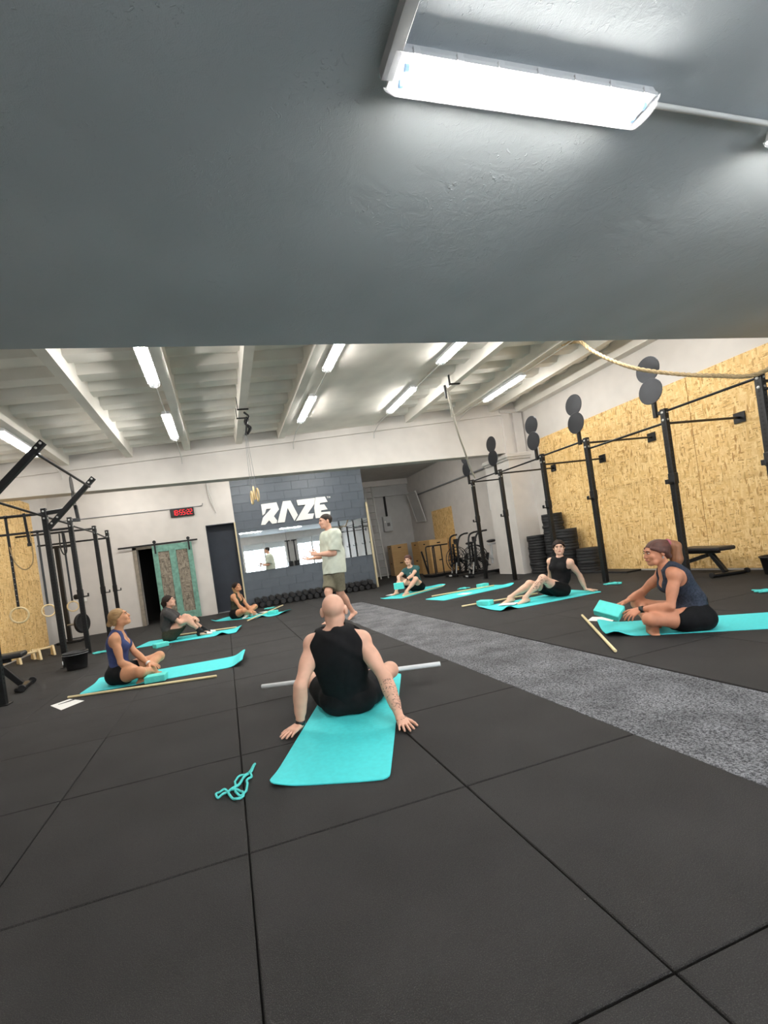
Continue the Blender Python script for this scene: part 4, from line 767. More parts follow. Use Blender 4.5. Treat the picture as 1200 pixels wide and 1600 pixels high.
# ---------------------------------------------------------------- people: bodies as one smooth surface (distance field -> mesh)
class Field:
    def __init__(self, lo, hi, h):
        self.lo = np.array(lo, float); self.h = h
        self.n = np.maximum(((np.array(hi) - self.lo) / h).astype(int) + 2, 4)
        self.d = np.full(self.n, .3, np.float32)
    def _reg(self, lo, hi):
        a = np.clip(((np.array(lo) - self.lo) / self.h).astype(int) - 1, 0, self.n); b = np.clip(((np.array(hi) - self.lo) / self.h).astype(int) + 3, 0, self.n)
        sl = tuple(slice(i, j) for i, j in zip(a, b))
        ax = [(self.lo[i] + self.h * np.arange(a[i], b[i])).astype(np.float32) for i in range(3)]
        return sl, np.stack(np.broadcast_arrays(ax[0][:, None, None], ax[1][None, :, None], ax[2][None, None, :]), -1)
    def put(self, fn, lo, hi, k=.02, cut=None, neg=False):
        m = k + .03
        sl, p = self._reg(np.array(lo) - m, np.array(hi) + m)
        if min(p.shape[:3]) == 0: return
        e = fn(p)
        for (c0, cn) in (cut or []):
            e = np.maximum(e, (p - np.array(c0, np.float32)) @ np.array(cn, np.float32))
        a = self.d[sl]
        if neg: a, e = -a, e
        t = np.clip(.5 + .5 * (e - a) / k, 0, 1)
        r = e * (1 - t) + a * t - k * t * (1 - t)
        self.d[sl] = -r if neg else r
    def cone(self, a, b, ra, rb, k=.02, flat=None, cut=None, neg=False):
        a = np.array(a, np.float32); b = np.array(b, np.float32); ab = b - a; L2 = float(ab @ ab) + 1e-9; R = max(ra, rb) * (1 if flat is None else max(1, flat[1]))
        def fn(p):
            q = p - a; t = np.clip((q @ ab) / L2, 0, 1); v = q - t[..., None] * ab
            if flat is not None:
                w = np.array(flat[0], np.float32); v = v + (v @ w)[..., None] * (w * (1 / flat[1] - 1))
            return np.sqrt((v * v).sum(-1)) - (ra + (rb - ra) * t)
        self.put(fn, np.minimum(a, b) - R, np.maximum(a, b) + R, k, cut, neg)
    def ell(self, c, r, R=None, k=.02, cut=None, neg=False):
        c = np.array(c, np.float32); r = np.array(r, np.float32); R = np.eye(3) if R is None else R; R = np.array(R, np.float32); m = float(r.max())
        def fn(p):
            q = (p - c) @ R; k0 = np.sqrt(((q / r) ** 2).sum(-1)); k1 = np.sqrt(((q / r ** 2) ** 2).sum(-1)) + 1e-6
            return k0 * (k0 - 1) / k1
        self.put(fn, c - m, c + m, k, cut, neg)
    def clip(self, c, n):                       # keep the side opposite to n
        sl, p = self._reg(self.lo, self.lo + self.h * self.n)
        self.d[sl] = np.maximum(self.d[sl], (p - np.array(c, np.float32)) @ np.array(n, np.float32))
    def mesh(self):
        d = self.d; d[0] = d[-1] = .1; d[:, 0] = d[:, -1] = .1; d[:, :, 0] = d[:, :, -1] = .1
        s = d < 0; n = np.array(d.shape)
        cnt = np.zeros(n - 1, np.int8)
        for o in np.ndindex(2, 2, 2): cnt += s[o[0]:n[0] - 1 + o[0], o[1]:n[1] - 1 + o[1], o[2]:n[2] - 1 + o[2]]
        cells = np.argwhere((cnt > 0) & (cnt < 8)); idx = np.full(n - 1, -1, np.int32); idx[tuple(cells.T)] = np.arange(len(cells))
        acc = np.zeros((len(cells), 3)); num = np.zeros(len(cells))
        for ax in range(3):
            u, v = [i for i in range(3) if i != ax]
            for a in (0, 1):
                for b in (0, 1):
                    o = np.zeros(3, int); o[u] = a; o[v] = b; e = o.copy(); e[ax] = 1
                    d0 = d[tuple((cells + o).T)]; d1 = d[tuple((cells + e).T)]; m = (d0 < 0) != (d1 < 0)
                    t = d0[m] / (d0[m] - d1[m]); q = np.tile(o, (m.sum(), 1)).astype(float); q[:, ax] = t
                    acc[m] += q; num[m] += 1
        V = self.lo + self.h * (cells + acc / num[:, None])
        F = []
        for ax in range(3):
            u, v = (ax + 1) % 3, (ax + 2) % 3
            sl0 = [slice(1, -1)] * 3; sl1 = [slice(1, -1)] * 3; sl0[ax] = slice(0, -1); sl1[ax] = slice(1, None)
            A = s[tuple(sl0)]; B = s[tuple(sl1)]; g = np.argwhere(A != B); 
            off = np.ones(3, int); off[ax] = 0; g2 = g + off
            ins = A[tuple(g.T)]
            du = np.zeros(3, int); du[u] = 1; dv = np.zeros(3, int); dv[v] = 1
            q = np.stack([idx[tuple((g2 - du - dv).T)], idx[tuple((g2 - dv).T)], idx[tuple(g2.T)], idx[tuple((g2 - du).T)]], 1)
            q[~ins] = q[~ins][:, ::-1]; F.append(q)
        return V, np.concatenate(F)

def mesh_np(name, V, F, m, parent=None, smooth=True, at=None):
    off = np.array(_acc(parent) if parent is not None else (at or (0, 0, 0)), float); V = np.asarray(V) - off
    me = bpy.data.meshes.new(name); F = np.asarray(F, np.int32)
    me.vertices.add(len(V)); me.vertices.foreach_set('co', np.asarray(V, np.float32).ravel())
    me.loops.add(F.size); me.loops.foreach_set('vertex_index', F.ravel())
    me.polygons.add(len(F)); me.polygons.foreach_set('loop_start', np.arange(0, F.size, 4, dtype=np.int32)); me.polygons.foreach_set('loop_total', np.full(len(F), 4, np.int32))
    me.update(calc_edges=True); me.validate()
    if smooth: me.polygons.foreach_set('use_smooth', np.ones(len(F), bool))
    me.materials.append(m)
    o = bpy.data.objects.new(name, me); COL.objects.link(o)
    if parent is not None: o.parent = parent
    elif at is not None: o.location = at
    return o

def hand_prims(J, k, s):
    """palm, four jointed fingers and a thumb; returns cones (a, b, ra, rb)."""
    w, d, n, curl = J['W' + k], J['hd' + k], J['hn' + k], J['hc' + k]
    n = nrm(n - d * (n @ d)); side = np.cross(n, d) * (1 if k == 'L' else -1)   # towards the thumb
    side = nrm(side); out = []
    for q in (-.026, -.008, .010, .027):
        out.append((w + d * .012 * s + side * q * .55 * s, w + d * .085 * s + side * q * s, .0175 * s, .0135 * s))
    lens = ((-.032, .056, .0078), (-.011, .071, .0086), (.011, .077, .0090), (.031, .069, .0088))
    for q, ln, r in lens:
        base = w + d * (.092 - abs(q - .008) * .25) * s + side * q * .92 * s
        dirn = nrm(d + side * q * 7.5); p = base; ang = 0
        for j, (fr, c) in enumerate(((.45, .5), (.30, 1.1), (.25, .9))):
            ang += c * curl; dd = dirn * math.cos(ang) + n * math.sin(ang)
            e = p + dd * ln * fr * s; out.append((p, e, r * (1 - .06 * j) * s, r * (.94 - .07 * j) * s)); p = e
    t0 = w + d * .028 * s + side * .026 * s; t1 = t0 + nrm(d * .62 + side * .75 + n * .25) * .042 * s; t2 = t1 + nrm(d * .85 + side * .50 + n * (.1 + .5 * curl)) * .032 * s
    t3 = t2 + nrm(d * .95 + side * .25 + n * (.1 + .9 * curl)) * .024 * s
    out += [(t0, t1, .0155 * s, .0115 * s), (t1, t2, .0115 * s, .0098 * s), (t2, t3, .0098 * s, .0082 * s)]
    return out

def torso(F, J, g=0., k=.05, cut=None, arms=True, low=True):
    s, m = J['s'], J['male']; r, f, rc, fc, up = J['r'], J['f'], J['rc'], J['fc'], J['up']
    Rp = np.stack([r, nrm(np.cross(up, r)), up], 1); Rc = np.stack([rc, fc, up], 1)
    if low: F.ell(J['P'] + up * .035 * s, np.array([(.165 if m else .172), .118, .125]) * s + g, Rp, k, cut)
    F.ell(J['W'] + fc * .01 * s, np.array([.150 if m else .128, .108 if m else .096, .14]) * s + g, Rc, k, cut)
    F.ell(J['C'], np.array([.172 if m else .142, .122 if m else .108, .185]) * s + g, Rc, k, cut)
    F.ell(J['C'] + up * .055 * s + fc * .015 * s, np.array([.168 if m else .135, .105 if m else .09, .12]) * s + g, Rc, k, cut)
    if not m:
        for q in (-1, 1): F.ell(J['C'] + rc * q * .066 * s + fc * .088 * s - up * .0 * s, np.array([.062, .052, .062]) * s + g, Rc, .035, cut)

def build_body(J, h, floor=MT):
    s, m = J['s'], J['male']; up, rc, fc = J['up'], J['rc'], J['fc']
    pts = [J[x] for x in ('P', 'N', 'SL', 'SR', 'EL', 'ER', 'WL', 'WR', 'KL', 'KR', 'AL', 'AR', 'head')]
    pts += [J['WL'] + J['hdL'] * .12, J['WR'] + J['hdR'] * .12, J['AL'] + J['fdL'] * .14, J['AR'] + J['fdR'] * .14]
    pts = np.array(pts); lo = pts.min(0) - .19; hi = pts.max(0) + .19; lo[2] = max(lo[2], floor - .012)
    J['lo'], J['hi'] = lo, hi
    F = Field(lo, hi, h); torso(F, J)
    # shoulders, neck
    nk = J['head'] + J['Rh'] @ V3(0, -.025, -.055) * s
    F.cone(J['N'] - up * .05 * s, nk, (.064 if m else .050) * s, (.056 if m else .046) * s, .03)
    for q in 'LR':
        S = J['S' + q]; sg = -1 if q == 'L' else 1
        F.cone(J['N'] - up * .01 * s, S + up * .012 * s, (.050 if m else .040) * s, (.052 if m else .042) * s, .045)
        F.cone(J['C'] + up * .06 * s + rc * sg * .10 * s, S, (.085 if m else .068) * s, (.060 if m else .048) * s, .045)
        E, W = J['E' + q], J['W' + q]
        F.ell(S, np.array([.066, .066, .066] if m else [.052, .052, .052]) * s, None, .03)
        F.cone(S, E, (.056 if m else .046) * s, (.042 if m else .035) * s, .025)
        F.ell(S * .55 + E * .45 + fc * .008 * s, np.array([.054, .054, .09] if m else [.041, .041, .08]) * s * .98, frame_z(E - S), .03)
        F.cone(E, E * .35 + W * .65, (.043 if m else .036) * s, (.037 if m else .030) * s, .02); F.cone(E * .4 + W * .6, W, (.036 if m else .029) * s, (.027 if m else .0235) * s, .02, flat=(nrm(J['hn' + q]), .82))
        F.ell(E * .72 + W * .28, np.array([.045, .045, .09] if m else [.037, .037, .08]) * s, frame_z(W - E), .025)
        for i, (a, b, ra, rb) in enumerate(hand_prims(J, q, s)): F.cone(a, b, ra, rb, .010 if i < 4 else .004)
        # legs
        H, K, A = J['H' + q], J['K' + q], J['A' + q]
        F.cone(H, K, (.092 if m else .090) * s, (.058 if m else .055) * s, .05)
        F.ell(H * .68 + K * .32, np.array([.090, .090, .16]) * s, frame_z(K - H), .04)
        bk = nrm(np.cross(np.cross(K - H, A - K), A - K)); bk = bk if bk @ (H - K) > 0 else -bk      # calf side
        F.ell(K, np.array([.058, .058, .058]) * s * (1.03 if m else .98), None, .03)
        F.cone(K, A, (.052 if m else .048) * s, (.036 if m else .032) * s, .03)
        F.ell(K * .68 + A * .32 + bk * .018 * s, np.array([.050, .050, .115]) * s, frame_z(A - K), .04)
        d, so = J['fd' + q], J['fs' + q]; so = nrm(so - d * (so @ d)); sd = np.cross(d, so) * (1 if q == 'L' else -1)
        heel = A - d * .045 * s + so * .045 * s; ball = A + d * .125 * s + so * .062 * s
        F.cone(A, A + so * .03 * s, .036 * s, .034 * s, .02); F.ell(heel, np.array([.030] * 3) * s, None, .02)
        F.cone(A + so * .035 * s, ball, .034 * s, .020 * s, .025, flat=(sd, 1.55)); F.cone(heel + so * .005 * s, ball + so * .0 * s, .026 * s, .018 * s, .02, flat=(sd, 1.4))
        for i in range(5):
            b0 = ball + sd * (.030 - .0155 * i) * s - d * .004 * i * s
            F.cone(b0, b0 + d * (.045 - .005 * i) * s + so * .003, (.0125 if i == 0 else .0098) * s, (.0115 if i == 0 else .008) * s, .006)
    for q in 'LR':   # seat muscles
        F.ell(J['H' + q] - J['f'] * .04 * s - V3(0, 0, .012) + up * .02, np.array([.092, .098, .092]) * s, None, .05)
    # head
    R = J['Rh']; c = J['head']; hp = lambda x, y, z: c + R @ V3(x, y, z) * s
    F.ell(hp(0, -.014, .032), np.array([.077, .096, .083]) * s, R, .02)
    F.ell(hp(0, .026, -.030), np.array([.060 if m else .056, .066, .078]) * s, R, .03)
    F.cone(hp(-.030, .050, -.078), hp(.030, .050, -.078), .026 * s, .026 * s, .02); F.ell(hp(0, .070, -.088), np.array([.022, .020, .020]) * s, R, .02)
    F.cone(hp(-.036, -.015, -.052), hp(.036, -.015, -.052), .031 * s, .031 * s, .03)
    F.cone(hp(0, .088, .014), hp(0, .104, -.020), .008 * s, .0125 * s, .010); F.ell(hp(0, .097, -.026), np.array([.017, .012, .010]) * s, R, .008)
    F.cone(hp(-.036, .078, .034), hp(.036, .078, .034), .012 * s, .012 * s, .016)
    for q in (-1, 1):
        F.ell(hp(q * .040, .066, -.022), np.array([.022, .020, .022]) * s, R, .02)
        F.ell(hp(q * .031, .096, .014), np.array([.016, .014, .010]) * s, R, .010, neg=True)
        F.ell(hp(q * (.083 if m else .078), -.014, -.004), np.array([.015, .022, .035] if m else [.009, .017, .027]) * s, R @ np.array([[1, 0, q * .2], [0, 1, 0], [0, 0, 1]]), .006)
    F.cone(hp(-.020, .086, -.054), hp(.020, .086, -.054), .010 * s, .010 * s, .010)
    F.clip((0, 0, floor), (0, 0, -1))
    return F

def frame_z(v):
    z = nrm(v); x = nrm(np.cross(z, V3(.3, .9, .2))); return np.stack([x, np.cross(z, x), z], 1)

def cloth_top(J, h, m, parent, kind, g=.010, hem=.02, sleeve=.55, neck=.075, loose=0.):
    s = J['s']; up, rc, fc, f = J['up'], J['rc'], J['fc'], J['f']
    F = Field(J['lo'], J['hi'], h)
    torso(F, J, g + loose, .05)
    for q in 'LR':
        S, E = J['S' + q], J['E' + q]; sg = -1 if q == 'L' else 1; big = 1 if J['male'] else .8
        F.cone(J['N'] - up * .012 * s, S * .72 + J['N'] * .28 + up * .010 * s, .056 * s * big + g, .053 * s * big + g, .04)
        if kind == 'tee':
            F.cone(J['C'] + up * .06 * s + rc * sg * .10 * s, S, .085 * s * big + g, .066 * s * big + g, .045)
            e = S + (E - S) * sleeve
            F.cone(S, e + (E - S) * .1, .064 * s * big + g + loose, (.054 * s * big + g + loose * 1.3), .03, cut=[(e, nrm(E - S))])
        else:
            F.cone(J['C'] + up * .04 * s + rc * sg * .09 * s, S * .6 + (J['C'] + up * .06 * s) * .4, .085 * s * big + g, .060 * s * big + g, .045)
    if kind != 'tee':
        for q in 'LR':
            sg = -1 if q == 'L' else 1
            if kind == 'strap': F.cone(J['S' + q] + rc * sg * .010 * s - up * .04 * s, J['S' + q] + rc * sg * .006 * s + up * .09 * s, .076 * s, .070 * s, .012, neg=True)
            F.cone(J['S' + q] + rc * sg * .035 * s - up * .05 * s + fc * .01, J['S' + q] + rc * sg * .028 * s + up * .09 * s, (.075 if J['male'] else .068) * s, (.062 if J['male'] else .058) * s, .012, neg=True)
        if kind == 'strap':     # scooped front and racer back
            F.ell(J['N'] + fc * .11 * s - up * .05 * s, np.array([.075, .10, .115]) * s, np.stack([rc, fc, up], 1), .012, neg=True)
            F.ell(J['N'] - fc * .13 * s - up * .03 * s, np.array([.07, .09, .09]) * s, np.stack([rc, fc, up], 1), .012, neg=True)
    F.ell(J['N'] + up * .045 * s + fc * .022 * s, np.array([neck, neck * 1.05, .055]) * s, np.stack([rc, fc, up], 1), .006, neg=True)
    if kind == 'vneck' or kind == 'tee_v': pass
    hp = J['P'] + up * hem * s
    if loose > .02: F.cone(J['W'], hp - up * .05, .168 * s + g + loose, .168 * s + g + loose, .05, flat=(fc, .90))
    F.clip(hp, -up)
    F.clip((0, 0, MT + .002), (0, 0, -1))
    sl, p = F._reg(F.lo, F.lo + F.h * F.n); band = np.abs(F.d) < .03       # soft folds
    q = p[band]; F.d[band] += (.0016 * np.sin(q @ (up * 34 + rc * 21) + 3 * np.sin(q @ (rc * 11 + fc * 9 + up * 7))) + .0018 * np.sin(q @ (rc * 38 - up * 16 + fc * 20) + 2 * np.sin(q @ (up * 9)))).astype(np.float32) * (1 + 22 * loose)
    return mesh_np('shirt' if kind == 'tee' else 'tank_top', *F.mesh(), m, parent)

def cloth_shorts(J, h, m, parent, leg=.45, g=.010, loose=0., top=.13, name='shorts'):
    s = J['s']; up, r = J['up'], J['r']
    F = Field(J['lo'], J['hi'], h)
    Rp = np.stack([r, nrm(np.cross(up, r)), up], 1)
    F.ell(J['P'] + up * .035 * s, np.array([(.165 if J['male'] else .172), .118, .125]) * s + g, Rp, .04)
    F.ell(J['W'], np.array([.150 if J['male'] else .128, .108 if J['male'] else .096, .14]) * s + g * .7, Rp, .04)
    for q in 'LR':
        H, K = J['H' + q], J['K' + q]; e = H + (K - H) * leg; n = nrm(K - H)
        F.ell(H - J['f'] * .04 * s - V3(0, 0, .012) + up * .02, np.array([.092, .098, .092]) * s + g, None, .05)
        F.cone(J['P'] + up * .05 + J['f'] * .05 * s, H + (K - H) * min(.25, leg - .12), .085 * s + g, .085 * s + g, .04)
        F.cone(H, H + (K - H) * (leg + .1), .094 * s + g, (.094 - .034 * (leg + .1)) * s + g + loose, .045, cut=[(e, n)])
        F.ell(H * .68 + K * .32, np.array([.090, .090, .16]) * s + g + loose * .6, frame_z(K - H), .03, cut=[(e, n)])
    F.ell(J['P'] - J['f'] * .055 * s - V3(0, 0, .01), np.array([.15, .09, .10]) * s + g * .6, Rp, .05)
    F.clip(J['P'] + up * top * s, up); F.clip((0, 0, MT + .001), (0, 0, -1))
    sl, p = F._reg(F.lo, F.lo + F.h * F.n); band = np.abs(F.d) < .03
    q = p[band]; F.d[band] += (.002 * np.sin(q @ (r * 42 + up * 15) + 2 * np.sin(q @ (up * 11))) * (1 + 14 * loose)).astype(np.float32)
    return mesh_np(name, *F.mesh(), m, parent)

def hair_cap(J, h, m, parent, g=.012, line=.012, extra=(), name='hair', front=.0):
    s = J['s']; R = J['Rh']; c = J['head']; hp = lambda x, y, z: c + R @ V3(x, y, z) * s
    P = [hp(*e[0]) for e in extra] + [hp(*e[1]) for e in extra] + [c]
    P = np.array(P); F = Field(P.min(0) - .17, P.max(0) + .17, h)
    F.ell(hp(0, -.022, .034), np.array([.077, .096, .084]) * s + g, R, .02)
    F.clip(hp(0, 0, line), R @ nrm(V3(0, .67, -.74)))
    F.clip(hp(0, .078 + front, 0), R @ V3(0, 1, 0))
    for e in extra: F.cone(hp(*e[0]), hp(*e[1]), e[2] * s, e[3] * s, .02)
    if not J['male'] and g > 0:
        for q in (-1, 1):
            F.cone(hp(q * .056, .060, .052), hp(q * .072, -.02, .014), .012 * s, .017 * s, .02); F.cone(hp(q * .071, -.03, .012), hp(q * .040, -.078, -.040), .018 * s, .028 * s, .02)
    sl, p = F._reg(F.lo, F.lo + F.h * F.n); band = np.abs(F.d) < .02; q = (p[band] - c) @ R       # combed strands
    F.d[band] += (.0011 * np.sin(q[:, 0] * 260 + 1.5 * np.sin(q[:, 1] * 40 + q[:, 2] * 30))).astype(np.float32)
    return mesh_np(name, *F.mesh(), m, parent)

def face_bits(J, parent, brow=M_['hair_dark'], lip=M_['lips'], open_mouth=False):
    s = J['s']; R = J['Rh']; c = J['head']; hp = lambda x, y, z: c + R @ V3(x, y, z) * s
    for q in (-1, 1):
        b = MB(); b.ball(hp(q * .031, .0835, .0135), (.0115 * s, .0095 * s, .0062 * s), R); w = b.build('eye', M_['eye_white'], parent)
        b = MB(); b.ball(hp(q * .031, .0915, .0135), (.0085 * s, .004 * s, .0062 * s), R); b.build('iris', M_['eye_dark'], w)
        b = MB(); b.tube([hp(q * .014, .093, .030), hp(q * .030, .093, .035), hp(q * .047, .081, .030)], (.0050 if J['male'] else .0036) * s, 5); b.build('eyebrow', brow, parent)
    b = MB(); b.ball(hp(0, .0955, -.0525), (.021 * s, .006 * s, .0075 * s), R); b.build('lips', lip, parent)

def band_on(J, parent, name, m, a, b, t, r, w, flat=None):
    c = J[a] * (1 - t) + J[b] * t; d = nrm(J[b] - J[a])
    x = MB(); x.ring(c, d, r, w, .006); return x.build(name, m, parent)
# ---------------------------------------------------------------- mats, blocks, sticks, papers, straps
def mat_roll(a, d, length, width, lab, lifts=(), th=.006):
    """a = corner, d = direction of the long side; the width runs to the left of d."""
    d = np.array((d[0], d[1], 0), float); d /= np.linalg.norm(d); s = np.array((-d[1], d[0], 0)); nu, nv = 54, 18; r = .05; a = np.array((a[0], a[1], 0), float)
    V = []; top = []
    for i in range(nu + 1):
        for j in range(nv + 1):
            u = i / nu * length; v = j / nv * width
            # rounded corners
            cu = min(max(u, r), length - r); cv = min(max(v, r), width - r); du, dv = u - cu, v - cv; q = max(abs(du), abs(dv)); hy = math.hypot(du, dv)
            if hy > 1e-6: du, dv = du * q / hy, dv * q / hy
            u, v = cu + du, cv + dv; z = 0
            for lu, lv, h, su, sv in lifts: z += h * math.exp(-((u - lu * length) / su) ** 2 - ((v - lv * width) / sv) ** 2)
            V.append(a + d * u + s * v + np.array((0, 0, .0008 + max(z, 0))))
    n = len(V); V += [p + np.array((0, 0, th)) for p in V]; W = nv + 1; F = []
    for i in range(nu):
        for j in range(nv): q = (i * W + j, (i + 1) * W + j, (i + 1) * W + j + 1, i * W + j + 1); F.append(q[::-1]); F.append(tuple(k + n for k in q))
    rim = [i * W for i in range(nu + 1)] + [nu * W + j for j in range(1, W)] + [i * W + nv for i in range(nu - 1, -1, -1)] + [j for j in range(nv - 1, 0, -1)]
    for k in range(len(rim)): p, q = rim[k], rim[(k + 1) % len(rim)]; F.append((p, q, q + n, p + n))
    o = MB().add(V, F, False).build('yoga_mat', M_['teal'], at=tuple(a)); return tag(o, lab, 'yoga mat', 'turquoise yoga mats')
mat_roll((.64, 2.13), (.41, .912), 1.86, .64, 'turquoise yoga mat under the bald man in the foreground', [(0, 1, .02, .12, .10), (0, .0, .004, .1, .1)])
mat_roll((-1.78, 5.72), (.994, -.10), 1.84, .66, 'turquoise yoga mat under the woman in the blue top', [(1, .9, .07, .10, .5), (1, .1, .045, .09, .3), (0, 1, .03, .12, .12)])
mat_roll((-1.75, 8.86), (.965, -.22), 1.83, .64, 'turquoise yoga mat under the woman in dark tee and socks', [(.86, .0, .05, .08, .16), (1, .8, .05, .12, .4)])
mat_roll((-.50, 11.12), (.80, -.60), 1.85, .66, 'turquoise yoga mat under the long-haired woman by the dark doorway', [(0, 0, .05, .12, .10), (1, .6, .05, .1, .4), (.78, 0, .04, .09, .15)])
mat_roll((3.63, 9.20), (.86, .50), 1.84, .64, 'turquoise yoga mat under the woman in the green tee', [(1, .2, .05, .12, .3), (0, 1, .02, .1, .1)])
mat_roll((3.90, 7.74), (.985, .17), 1.84, .64, 'unoccupied turquoise yoga mat with only a block and stick on it', [(1, .1, .05, .10, .2)])
mat_roll((3.73, 5.66), (.9995, -.005), 1.80, .66, 'turquoise yoga mat under the woman in black', [(.07, 0, .06, .10, .22), (0, 1, .03, .12, .3)])
mat_roll((3.40, 3.50), (.79, -.61), 1.84, .66, 'turquoise yoga mat under the woman with the ponytail', [(.04, .0, .055, .09, .20), (0, 1, .045, .12, .2)])

def yblock(c, yaw, lab, size=(.23, .15, .075), R=None):
    R = rotz(yaw) if R is None else R
    o = MB().cbox((0, 0, 0), size, None, .006).build('yoga_block', M_['block'], at=(0, 0, 0)); o.location = c; o.rotation_euler = Matrix(R.tolist()).to_euler(); return tag(o, lab, 'yoga block', 'turquoise foam blocks')
yblock((-.93, 5.60, .046), -.12, 'turquoise foam block beside the blue-topped woman and the pale stick'); yblock((-1.25, 8.42, .0385), .55, 'turquoise foam block on the near edge of the socked woman\'s mat')
yblock((.93, 10.55, .046), -.6, 'turquoise foam block at the foot of the long-haired woman\'s mat'); yblock((5.34, 8.68, .0385), .2, 'turquoise foam block at the head of the unoccupied mat'); yblock((3.95, 6.42, .046), -1.05, 'turquoise foam block at the feet of the woman in black')
def frame_yz(y, z):
    z = np.array(z, float); z /= np.linalg.norm(z); y = np.array(y, float); y = y - z * (y @ z); y /= np.linalg.norm(y); return np.stack([np.cross(y, z), y, z], 1)
yblock((3.53, 3.56, .235), 0, 'turquoise foam block held by the woman with the ponytail', (.15, .23, .075), frame_yz((-.30, .75, .22), (-.50, -.45, .80)))
yblock((3.81, 9.72, .235), 0, 'turquoise foam block held before the shins of the woman in green', (.23, .075, .15), frame_yz((-.6, -.8, .0), (0, 0, 1)))

def stick(a, c, r, m, lab, z=None):
    a = np.array((a[0], a[1], (a[2] if len(a) > 2 else r + .001)), float); c = np.array((c[0], c[1], (c[2] if len(c) > 2 else r + .001)), float); d = (c - a) / np.linalg.norm(c - a)
    return tag(MB().tube([a, a + d * .004, c - d * .004, c], r, 14, radii=[r * .8, r, r, r * .8]).build('exercise_stick', M_[m], at=tuple((a + c) / 2)), lab, 'stick', 'exercise sticks')
stick((-1.86, 5.64), (-.25, 5.20), .0135, 'dowel', 'pale wooden stick along the near side of the blue-topped woman\'s mat'); stick((-1.08, 9.60), (.07, 9.20), .0135, 'dowel', 'pale wooden stick behind the socked woman\'s mat')
stick((.31, 9.85, .03), (1.26, 11.18, .11), .0135, 'dowel', 'pale wooden stick lying across the long-haired woman\'s mat and block'); stick((3.74, 9.40, .022), (5.16, 10.10, .022), .0135, 'dowel', 'pale wooden stick on the near edge of the green-topped woman\'s mat')
stick((4.03, 8.52, .022), (5.48, 8.46, .022), .0135, 'dowel', 'pale wooden stick lying on the unoccupied mat'); stick((3.66, 6.66, .016), (4.96, 6.42, .03), .0135, 'dowel', 'pale wooden stick behind the feet of the woman in black'); stick((4.02, 4.46), (3.05, 3.07), .0135, 'dowel', 'pale wooden stick on bare floor left of the ponytailed woman')
stick((.165, 4.0, .105), (1.63, 3.47, .115), .020, 'pvc', 'white plastic pipe resting across the shins of the bald man')

def sheet(P, lab, z=.0015):
    P = [np.array((p[0], p[1], z if len(p) < 3 else p[2])) for p in P]; return tag(MB().prism(P, (0, 0, .0008)).build('paper_sheet', M_['paper']), lab, 'paper', 'paper sheets by the mats')
sheet([(-1.97, 5.45), (-1.77, 5.14), (-1.62, 5.36), (-1.83, 5.60)], 'white paper sheet on the floor at the left end of the stick'); tag(MB().tube([(-1.88, 5.40, .008), (-1.79, 5.47, .008), (-1.72, 5.54, .008)], .005, 8, radii=[.002, .005, .005]).build('pen', M_['blackplastic']), 'dark pen lying on the white paper sheet at left', 'pen')
sheet([(.66, 11.45), (.78, 11.20), (.96, 11.27), (.84, 11.50)], 'white paper sheet beyond the long-haired woman\'s mat'); sheet([(3.62, 10.22), (3.72, 10.03), (3.94, 10.16), (3.84, 10.36)], 'white paper sheet at the feet of the woman in green', .010); sheet([(4.40, 8.16), (4.50, 7.95), (4.72, 8.06), (4.62, 8.26)], 'white paper sheet on the unoccupied mat', .009); sheet([(3.95, 6.08), (4.12, 5.90), (4.30, 6.02), (4.12, 6.20)], 'white paper sheet under the toes of the woman in black', .022); sheet([(3.86, 4.22), (3.97, 3.98), (4.16, 4.10), (4.05, 4.34)], 'white paper sheet beyond the held block at right', .002)

def strap(px_pts, lab, w=.014, z=.006, n=6):
    P = [pz(x, y, z) for x, y in px_pts]; return wstrap(P, lab, w, n)
def wstrap(P, lab, w=.014, n=6):
    Q = spline(P, n); V = []; F = []
    Q = [q + np.array((0, 0, .004 + .004 * math.sin(i * .55))) for i, q in enumerate(Q)]
    o = MB().tube(Q, w / 2, 6).build('yoga_strap', M_['strap']); return tag(o, lab, 'yoga strap', 'turquoise webbing straps')
Z = lambda x, y: (320 + x / 10, 1170 + y / 10)
strap([Z(*q) for q in ((785, 245), (730, 330), (640, 420), (560, 540), (480, 610), (370, 670), (300, 720), (215, 765), (178, 735), (225, 685), (310, 655), (355, 670), (385, 735), (450, 785), (530, 800), (605, 730), (585, 690), (520, 650), (430, 655), (480, 600), (475, 520), (510, 470), (600, 420), (690, 390), (730, 420), (715, 470), (655, 500), (670, 560), (650, 640), (640, 690), (560, 735), (500, 710), (475, 650), (480, 600), (540, 550), (640, 440), (735, 350), (788, 250))], 'tangled turquoise strap on the floor left of the foreground mat', .013)
def tangle(c, r, lab, seed):
    rnd = random.Random(seed); wstrap([(c[0] + r * math.cos(k * 2.4) * rnd.uniform(.4, 1), c[1] + r * math.sin(k * 2.4) * rnd.uniform(.3, .9), .006 + .004 * k * .3) for k in range(11)], lab, .016)
tangle((-2.38, 9.05), .20, 'small heap of turquoise strap beside the left rack upright', 3); tangle((6.22, 6.10), .17, 'turquoise strap heap at a right rack upright behind the woman in black', 5); tangle((6.04, 3.80), .16, 'turquoise strap heap at the right frame edge', 8); tangle((1.0, 11.95), .22, 'turquoise strap beyond the long-haired woman near the dumbbells', 9)
tangle((5.02, 8.95), .20, 'dark-looking coiled turquoise strap beyond the block on the unoccupied mat', 12)
